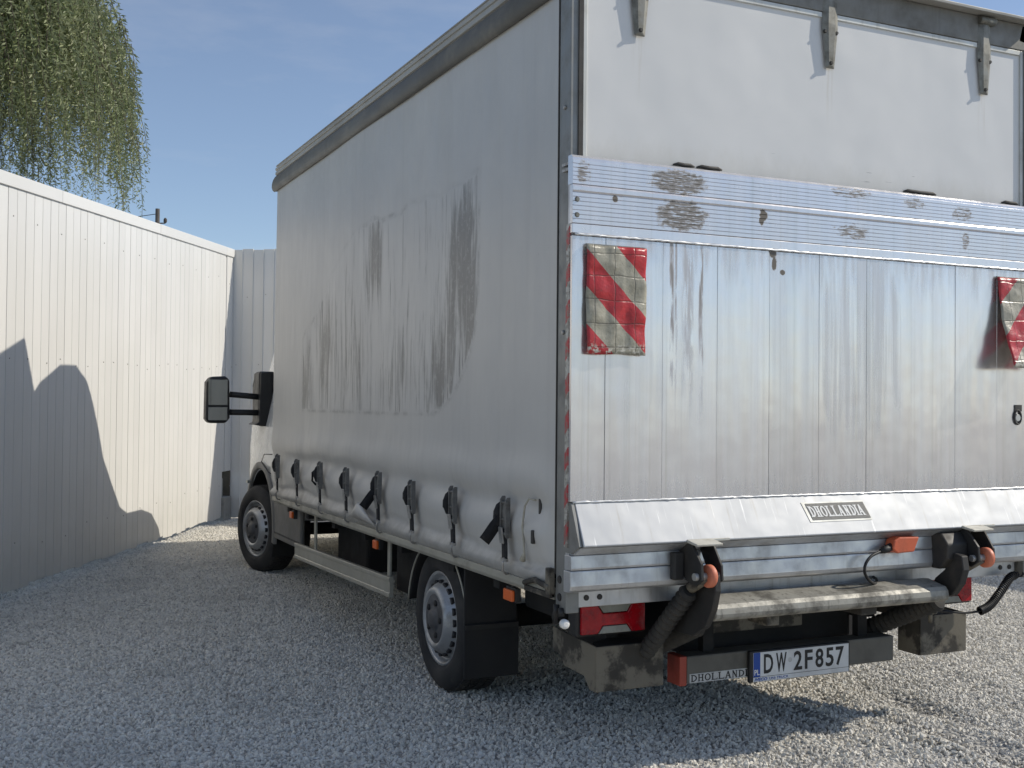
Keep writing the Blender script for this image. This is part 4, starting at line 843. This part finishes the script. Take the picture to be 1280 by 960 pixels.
# marker lamps, side guard
for y, z, s in ((3.90, 0.612, 1), (2.13, 0.620, 1), (0.475, 0.614, 1.25)):
    ml = part(MB().box(0.006, 0.03, y - 0.036 * s, y + 0.036 * s, z - 0.026, z + 0.030), 'marker_lamp', M['black_plastic'], bevel=0.003)
    part(MB().box(-0.010, 0.0055, y - 0.032 * s, y + 0.032 * s, z - 0.022, z + 0.022), 'amber_lens', M['amber'], ml, 0.005, 3)
    part(MB().box(0.012, 0.02, y - 0.01, y + 0.01, z + 0.03, 0.66), 'lamp_tab', M['dark_steel'], ml)
gd = MB()
def gpt(y): return 0.428 - (y - 3.885) * 0.022
prof = [(-0.003, 0.0), (-0.006, 0.003), (-0.006, 0.020), (-0.002, 0.024), (-0.002, 0.078), (-0.006, 0.082), (-0.006, 0.099), (-0.003, 0.102), (0.018, 0.102), (0.018, 0.0)]
vsA = [(0.02 + a, 3.885, gpt(3.885) - 0.102 + b) for a, b in prof]; vsB = [(0.02 + a, 1.955, gpt(1.955) - 0.102 + b) for a, b in prof]; n_ = len(prof)
gd.add(vsA + vsB, [(i, (i + 1) % n_, n_ + (i + 1) % n_, n_ + i) for i in range(n_)] + [tuple(range(n_)), tuple(range(n_, 2 * n_))])
sg = part(gd, 'side_guard', M['guard_alu'])
for y in (3.45, 2.02): part(MB().box(0.040, 0.052, y, y + 0.04, gpt(y) - 0.11, 0.66), 'guard_bracket', M['rail_alu'], sg, 0.002)

# chassis and underbody
for x in (0.62, 1.62): part(MB().box(x, x + 0.08, 0.30, 6.2, 0.44, 0.62), 'chassis_rail', M['under'])
for y in (0.7, 1.2, 1.9, 2.5, 3.1, 3.7, 4.2): part(MB().box(0.06, W_ - 0.06, y, y + 0.06, 0.60, 0.664), 'cross_member', M['under'])
part(MB().box(1.66, 2.1, 2.2, 3.3, 0.30, 0.60), 'fuel_tank', M['under'], bevel=0.04, seg=3)
part(MB().box(0.30, 0.60, 3.2, 3.85, 0.30, 0.58), 'battery_box', M['under'], bevel=0.02)
part(MB().box(0.16, 0.20, 1.78, 2.25, 0.36, 0.62), 'tool_tray', M['under'])
part(MB().cyl((0.25, 1.44, 0.335), (2.07, 1.44, 0.335), 0.055, 14).tube([(0.98, 1.44, 0.335), (1.08, 1.44, 0.335), (1.24, 1.44, 0.335), (1.34, 1.44, 0.335)], [0.06, 0.17, 0.17, 0.06], 16), 'rear_axle', M['under'])
part(MB().cyl((0.25, 5.37, 0.35), (2.07, 5.37, 0.35), 0.05, 12), 'front_axle', M['under'])
part(MB().tube([(1.16, 2.0, 0.42), (1.16, 5.0, 0.5)], 0.045, 12), 'drive_shaft', M['under'])
part(MB().box(0.72, 1.62, 0.36, 0.62, 0.34, 0.62), 'dark_chassis_fill', M['under'], bevel=0.02)  # dark mass added so the space behind the underrun bar looks dark
part(MB().box(0.74, 1.30, 0.30, 0.355, 0.43, 0.52), 'lift_frame', M['muddy_steel'], bevel=0.006)
part(MB().box(0.30, 2.02, 0.62, 0.98, 0.46, 0.655), 'dark_underbody_fill', M['under'], bevel=0.03)  # dark mass added to hide the sunlit ground seen below the floor
# mudguards and flaps
for sx in (0, 1):
    f = (lambda x: x) if sx == 0 else (lambda x: W_ - x)
    arc = [(1.44 + 0.385 * math.cos(t), 0.325 + 0.385 * math.sin(t)) for t in np.linspace(math.radians(8), math.radians(168), 22)]
    arc = [(y, min(z, 0.652)) for y, z in arc]
    mb = MB(); mb.grid([[(f(0.075), y, z), (f(0.09), y, z + 0.004), (f(0.31), y, z + 0.004), (f(0.32), y, z - 0.01)] for y, z in arc])
    o = part(mb, 'mudguard', M['mudflap'], fix=False); s = o.modifiers.new('s', 'SOLIDIFY'); s.thickness = 0.005
    part(MB().tube([(f(0.072), y, z) for y, z in arc], 0.005, 6), 'mudguard_edge', M['guard_alu'], o)
    part(MB().box(min(f(0.045), f(0.30)), max(f(0.045), f(0.30)), 1.035, 1.047, 0.385, 0.655), 'mud_flap', M['mudflap'], bevel=0.004)
    mf = part(MB().box(min(f(0.040), f(0.305)), max(f(0.040), f(0.305)), 1.022, 1.032, 0.155, 0.395), 'mud_flap', M['mudflap'], bevel=0.004)
    part(MB().box(min(f(0.045), f(0.30)), max(f(0.045), f(0.30)), 1.014, 1.021, 0.372, 0.392), 'clamp_strip', M['black_plastic'], mf)

# wheels
R_ = 0.335
def make_wheel():
    rim = MB()
    rim.lathe([(0.215, 0.020), (0.222, 0.002), (0.216, -0.004), (0.205, 0.006), (0.199, 0.028), (0.193, 0.036), (0.184, 0.028), (0.152, -0.020), (0.140, -0.034), (0.130, -0.038), (0.120, -0.034), (0.112, -0.024), (0.06, -0.020), (0.0, -0.020)], 48)
    rim.lathe([(0.215, 0.020), (0.205, 0.12), (0.215, 0.19)], 48)
    o = link('wheel', rim.mesh('wheel', M['rim']))
    ty = MB(); ty.lathe([(0.218, 0.018), (0.222, -0.002), (0.245, -0.014), (0.282, -0.014), (0.312, -0.004), (0.328, 0.010), (R_, 0.028), (R_, 0.176), (0.328, 0.192), (0.29, 0.212), (0.24, 0.212), (0.218, 0.19)], 60)
    tm = ty.mesh('tyre', M['rubber'])
    link('tyre', tm, o)
    tr = MB()
    for k in range(66):
        a = 2 * PI * k / 66; da = 2 * PI / 66 * 0.36
        for j, (xa, xb) in enumerate(((0.020, 0.060), (0.068, 0.100), (0.108, 0.140), (0.148, 0.186))):
            a0 = a + (j % 2) * PI / 66; vs = []
            for xx, sh in ((xa, 0.0), (xb, 0.022 if j % 2 else -0.022)):
                for da_ in (-da, da):
                    for rr in (R_ - 0.006, R_ + 0.005): q = a0 + da_ + sh; vs.append((xx, rr * math.cos(q), rr * math.sin(q)))
            tr.add(vs, [(0, 1, 3, 2), (4, 6, 7, 5), (1, 5, 7, 3), (0, 2, 6, 4), (0, 4, 5, 1), (2, 3, 7, 6)])
    t = link('tread_blocks', tr.mesh('tread_blocks', M['rubber']), o); t['kind'] = 'stuff'
    hm_ = MB().lathe([(0.116, -0.026), (0.108, -0.030), (0.07, -0.030), (0.048, -0.032), (0.042, -0.046), (0.02, -0.050), (0.0, -0.050)], 32)
    link('hub_cover', hm_.mesh('hub_cover', M['hub']), o)
    nm = MB().tube([(-0.026, 0, 0), (-0.038, 0, 0), (-0.040, 0, 0)], [0.0155, 0.0145, 0.006], 6).mesh('wheel_nut', M['dark_steel'])
    for k in range(5):
        a = 2 * PI * k / 5 + 0.3; q = link('wheel_nut', nm, o); q.location = (0, 0.078 * math.cos(a), 0.078 * math.sin(a))
    hmsh = MB().lathe([(0.0, -0.001), (0.013, 0.0)], 10)
    vm = MB().tube([(0.010, 0, 0), (-0.0035, 0, 0)], [0.0165, 0.0165], 10).mesh('vent_hole', M['plate_black'])
    for k in range(20):
        a = 2 * PI * k / 20; q = link('vent_hole', vm, o); q.location = (0.002, 0.167 * math.cos(a), 0.167 * math.sin(a)); q.scale = (1.2, 0.8, 1.05)
        q.rotation_euler = (a, 0, 0)
    for ch in o.children: ch.matrix_parent_inverse = Matrix.Identity(4)
    return o
w0 = make_wheel()
gy = lambda x, y: float(gz(x, y))
for x, y, sgn, st in ((0.092, 1.44, 1, 0), (W_ - 0.092, 1.44, -1, 0), (0.085, 5.37, 1, 14), (W_ - 0.085, 5.37, -1, 14)):
    Mx = Matrix.Translation((x, y, R_ + 0.004 + gy(x + 0.1 * sgn, y))) @ Matrix.Rotation(math.radians(st), 4, 'Z') @ (Matrix.Rotation(PI, 4, 'Z') if sgn < 0 else Matrix.Identity(4)) @ Matrix.Rotation(random.uniform(0, 6), 4, 'X')
    copy_tree(w0, T, Mx)
for ch in list(w0.children): bpy.data.objects.remove(ch)
bpy.data.objects.remove(w0)

# cab
st_ = [  # y, z bottom, z top, side x at belt, roof inset
    (4.50, 0.52, 2.18, 0.16, 0.26), (4.62, 0.50, 2.22, 0.13, 0.26), (5.25, 0.42, 2.24, 0.13, 0.26), (5.50, 0.42, 2.20, 0.13, 0.26), (5.64, 0.42, 2.08, 0.13, 0.25), (5.86, 0.42, 1.74, 0.155, 0.2),
    (6.08, 0.42, 1.36, 0.19, 0.08), (6.25, 0.40, 1.27, 0.25, 0.10), (6.55, 0.38, 1.21, 0.32, 0.10), (6.78, 0.36, 1.12, 0.40, 0.10), (6.95, 0.36, 0.95, 0.48, 0.10), (7.02, 0.42, 0.74, 0.58, 0.08)]
rings = []
for y, zb, zt, xs_, ins in st_:
    zbelt = min(1.18, zb + (zt - zb) * 0.62); zm = (zbelt + zt) / 2
    half = [(xs_ + 0.03, zb), (xs_, zb + 0.12), (xs_ - 0.004, zb + (zbelt - zb) * 0.6), (xs_, zbelt), (xs_ + ins * 0.45, zm), (xs_ + ins * 0.85, zt - 0.07 * (zt - zbelt)), (xs_ + ins + 0.12, zt)]
    rings.append([(x, y, z) for x, z in half] + [(W_ - x, y, z) for x, z in reversed(half)])
mb = MB(); nr = len(rings[0])
mb.add([p for r in rings for p in r], [(i * nr + k, i * nr + (k + 1) % nr, (i + 1) * nr + (k + 1) % nr, (i + 1) * nr + k) for i in range(len(rings) - 1) for k in range(nr)] + [tuple(range(nr)), tuple(range((len(rings) - 1) * nr, len(rings) * nr))], True)
cab = part(mb, 'cab_body', M['cab_white'])
ctm = MB().cyl((-0.2, 5.37, 0.40), (0.42, 5.37, 0.40), 0.43, 40).cyl((W_ - 0.42, 5.37, 0.40), (W_ + 0.2, 5.37, 0.40), 0.43, 40)
cut = link('cutter', ctm.mesh('cutter', M['under']))
bo = cab.modifiers.new('b', 'BOOLEAN'); bo.object = cut; bo.operation = 'DIFFERENCE'; bo.solver = 'EXACT'
dg = bpy.context.evaluated_depsgraph_get(); dg.update(); nm_ = bpy.data.meshes.new_from_object(cab.evaluated_get(dg)); nm_.name = 'cab_body'
cab.modifiers.clear(); cab.data = nm_; bpy.data.objects.remove(cut)
nm_.materials.clear(); nm_.materials.append(M['cab_white'])
for sx in (0, 1):
    f = (lambda x: x) if sx == 0 else (lambda x: W_ - x)
    lo = lambda a, b: (min(f(a), f(b)), max(f(a), f(b)))
    # arch trim
    arc = [(5.37 + 0.435 * math.cos(t), 0.40 + 0.435 * math.sin(t)) for t in np.linspace(math.radians(-18), math.radians(192), 34)]
    arc2 = [(5.37 + 0.50 * math.cos(t), 0.40 + 0.49 * math.sin(t)) for t in np.linspace(math.radians(-18), math.radians(192), 34)]
    mb = MB(); mb.grid([[(f(0.135), a[0], a[1]), (f(0.118), a[0], a[1]), (f(0.108), a[0] * .8 + b[0] * .2, a[1] * .8 + b[1] * .2), (f(0.112), b[0], b[1]), (f(0.135), b[0], b[1])] for a, b in zip(arc, arc2)])
    part(mb, 'arch_trim', M['grey_plastic'], cab, fix=False)
    arc3 = [(5.37 + 0.424 * math.cos(t), 0.40 + 0.424 * math.sin(t)) for t in np.linspace(math.radians(-30), math.radians(210), 40)]
    mb = MB(); mb.grid([[(f(0.41), a[0], a[1]), (f(0.128), a[0], a[1])] for a in arc3]); mb.add([(f(0.412), a[0], a[1]) for a in arc3], [tuple(range(len(arc3)))]); part(mb, 'arch_liner', M['under'], cab, fix=False)
    x0, x1 = lo(0.115, 0.15); part(MB().box(x0, x1, 4.12, 4.925, 0.345, 0.655), 'side_skirt', M['grey_plastic'], cab, 0.015, 3)
    part(MB().box(*lo(0.112, 0.145), 4.14, 4.93, 0.385, 0.395), 'skirt_groove', M['black_plastic'], cab)
    part(MB().prism([(5.88, 0.33), (6.60, 0.33), (6.72, 0.45), (6.70, 0.62), (5.92, 0.66)], 'x', *lo(0.36, 0.66)), 'bumper_corner', M['grey_plastic'], cab, 0.03, 3)
    part(MB().box(*lo(0.085, 0.12), 5.70, 5.74, 0.70, 0.725), 'side_repeater', M['grey_lens'], cab, 0.006)
    # door seam + handle + side glass
    part(MB().prism([(4.75, 1.25), (5.62, 1.25), (5.50, 1.95), (4.75, 2.0)], 'x', *lo(0.30, 0.36)), 'side_window', M['windscreen'], cab)
    # mirror
    mbase = part(MB().prism([(5.27, 1.17), (5.50, 1.19), (5.52, 1.50), (5.42, 1.60), (5.27, 1.60)], 'x', *lo(0.075, 0.20)), 'mirror_mount', M['black_plastic'], None, 0.02, 3)
    if sx == 0:
        part(MB().prism([(0.04, 1.185), (0.075, 1.20), (0.085, 1.59), (0.16, 1.60), (0.2, 1.16)], 'y', 5.25, 5.50), 'mount_cover', M['black_plastic'], mbase, 0.015, 3)
    for z0, z1 in ((1.418, 1.40), (1.280, 1.277)): part(MB().tube([(f(-0.14), 5.31, z0), (f(0.09), 5.31, z1)], 0.023, 10), 'mirror_arm', M['black_plastic'], mbase)
    xa, xb = lo(-0.328, -0.143)
    hd = part(MB().prism([(xa + 0.02, 1.195), (xb - 0.03, 1.195), (xb, 1.235), (xb - 0.006, 1.535), (xb - 0.04, 1.558), (xa + 0.035, 1.552), (xa + 0.004, 1.51), (xa, 1.23)], 'y', 5.27, 5.40), 'mirror_head', M['black_plastic'], None, 0.025, 4)
    part(MB().box(xa + 0.018, xb - 0.022, 5.266, 5.2695, 1.335, 1.53), 'mirror_glass', M['mirror_glass'], hd, 0.001)
    part(MB().box(xa + 0.018, xb - 0.022, 5.266, 5.2695, 1.218, 1.318), 'mirror_glass', M['mirror_glass'], hd, 0.001)
    part(MB().box(*lo(0.50, 0.75), 6.80, 6.96, 0.72, 0.93), 'headlight', M['grey_lens'], cab, 0.03, 3)
part(MB().add([(0.48, 5.665, 2.07), (W_ - 0.48, 5.665, 2.07), (W_ - 0.42, 6.10, 1.375), (0.42, 6.10, 1.375)], [(0, 1, 2, 3)]), 'windscreen', M['windscreen'], cab)
# roof deflector
df = []
for y, z, x in ((4.475, 2.90, 0.26), (4.62, 2.925, 0.22), (4.95, 2.93, 0.20), (5.20, 2.85, 0.22), (5.38, 2.68, 0.23), (5.50, 2.48, 0.25), (5.60, 2.26, 0.30)):
    df.append([(x + 0.02, y, 2.16), (x, y, (2.2 + z) / 2), (x + 0.02, y, z - 0.10 * (z - 2.16)), (x + 0.14, y, z), (W_ - x - 0.14, y, z), (W_ - x - 0.02, y, z - 0.10 * (z - 2.16)), (W_ - x, y, (2.2 + z) / 2), (W_ - x - 0.02, y, 2.16)])
mb = MB(); n8 = 8
mb.add([p for r in df for p in r], [(i * n8 + k, i * n8 + k + 1, (i + 1) * n8 + k + 1, (i + 1) * n8 + k) for i in range(len(df) - 1) for k in range(n8 - 1)] + [tuple(range(n8)), tuple(range((len(df) - 1) * n8, len(df) * n8))], True)
part(mb, 'roof_deflector', M['cab_white'], cab)

# ------------------------------------------------------------------ willow behind the fence
def willow(cx, cy, Rw):
    root = thing('willow_tree', 'tall weeping willow with drooping grey green leaves behind the long white fence', 'tree', (cx, cy, 0))
    tr = MB(); r = random.Random(11)
    tr.tube([(cx, cy, -0.1), (cx + 0.05, cy, 1.6), (cx - 0.1, cy + 0.1, 3.2), (cx + 0.05, cy, 4.6)], [0.42, 0.34, 0.3, 0.26], 12)
    trunk = part_tree(tr, 'trunk', M['bark'], root)
    limb = MB(); heads = []
    for k in range(15):
        a = 2 * PI * k / 15 + r.uniform(-.2, .2); rad = Rw * r.uniform(0.35, 0.8); h = r.uniform(7.6, 10.6) - rad * 0.45
        p = [(cx, cy, 4.4), (cx + 0.25 * rad * math.cos(a), cy + 0.25 * rad * math.sin(a), 5.9), (cx + 0.6 * rad * math.cos(a), cy + 0.6 * rad * math.sin(a), h - 0.6), (cx + rad * math.cos(a), cy + rad * math.sin(a), h)]
        limb.tube(smooth_path(p, 5), [0.13 - 0.11 * t / 15 for t in range(16)], 8); heads.append(Vector(p[-1]))
    part_tree(limb, 'limbs', M['bark'], trunk)
    V = []; F = []; tint = []; tw = MB()
    NS = 4900
    for s in range(NS):
        a = r.uniform(0, 2 * PI); q = math.sqrt(r.random()) * 1.0; rad = Rw * q * (1 + 0.10 * math.sin(3 * a + 1) + 0.06 * math.sin(7 * a))
        x0, y0 = cx + rad * math.cos(a), cy + rad * math.sin(a); zt = 6.6 + 4.6 * max(0, 1 - q ** 3.2) ** 0.42 + r.uniform(-0.9, 0.3)
        ln = r.uniform(0.8, 3.0) + 0.9 * r.random() ** 2; zend = max(zt - ln, 4.5 + 0.9 * r.random() + 0.9 * (math.sin(5 * a) * 0.5 + 0.5) * q)
        ln = zt - zend
        if ln < 0.5: continue
        dx, dy = r.gauss(0, .22) + 0.10 * math.cos(a), r.gauss(0, .22) + 0.10 * math.sin(a); tb = r.random() * 0.6
        nl = int(ln * 30); path = []
        for k in range(6):
            t = k / 5; path.append((x0 + dx * math.sin(t * 1.6), y0 + dy * math.sin(t * 1.6), zt - ln * t))
        if s % 3 == 0: tw.tube(path, [0.008, 0.007, 0.006, 0.005, 0.004, 0.003], 3, caps=False)
        for k in range(nl):
            t = k / nl; ph = r.uniform(0, 2 * PI); el = r.uniform(-1.3, 0.05); l_ = r.uniform(0.08, 0.16) * (1.1 - 0.35 * t); wd = l_ * r.uniform(0.085, 0.13)
            p = Vector((x0 + dx * math.sin(t * 1.6), y0 + dy * math.sin(t * 1.6), zt - ln * t)); d = Vector((math.cos(ph) * math.cos(el), math.sin(ph) * math.cos(el), math.sin(el)))
            sd_ = d.cross(Vector((math.cos(ph + 1.3), math.sin(ph + 1.3), 0.3))).normalized() * wd; b = len(V)
            V.extend((p, p + d * l_ * 0.45 + sd_, p + d * l_, p + d * l_ * 0.45 - sd_)); F.append((b, b + 1, b + 2, b + 3)); tv = min(1, tb + r.random() * 0.45); tint.extend((tv,) * 4)
    me = bpy.data.meshes.new('crown'); me.from_pydata([tuple(v) for v in V], [], F); me.materials.append(M['leaf'])
    at = me.attributes.new('tint', 'FLOAT', 'POINT'); at.data.foreach_set('value', np.array(tint, np.float32)); me.update()
    cr_ = link('crown', me, root); part_tree(tw, 'twigs', M['bark'], cr_)
def part_tree(mb, name, mat, parent): return mb.build(name, mat, parent, fix=False)
willow(-3.35, 20.9, 3.95)

# utility pole and its wire, far beyond the fence
ux, uy = 4.37, 43.1
up = thing('utility_pole', 'thin dark utility pole rising far behind the white fence', 'pole', (ux, uy, 0))
part_tree(MB().tube([(ux, uy, -0.2), (ux, uy, 9.0)], [0.13, 0.085], 10), 'post', M['pole'], up)
part_tree(MB().tube([(ux, uy, 8.42), (ux + 0.3, uy, 8.45)], 0.025, 6).tube([(ux + 0.3, uy, 8.45), (ux + 0.3, uy, 8.5), (ux + 0.3, uy, 8.6), (ux + 0.3, uy, 8.66)], [0.03, 0.07, 0.07, 0.03], 8), 'insulator', M['pole'], up)
wp = [(ux - 30 * t, uy + 14 * t, 8.8 - 1.6 * (4 * t * (1 - t)) + 1.2 * t) for t in np.linspace(0, 1, 30)]
tag(MB().tube(wp, 0.014, 5).build('power_line', M['cable']), 'thin power line running from the utility pole', 'wire')
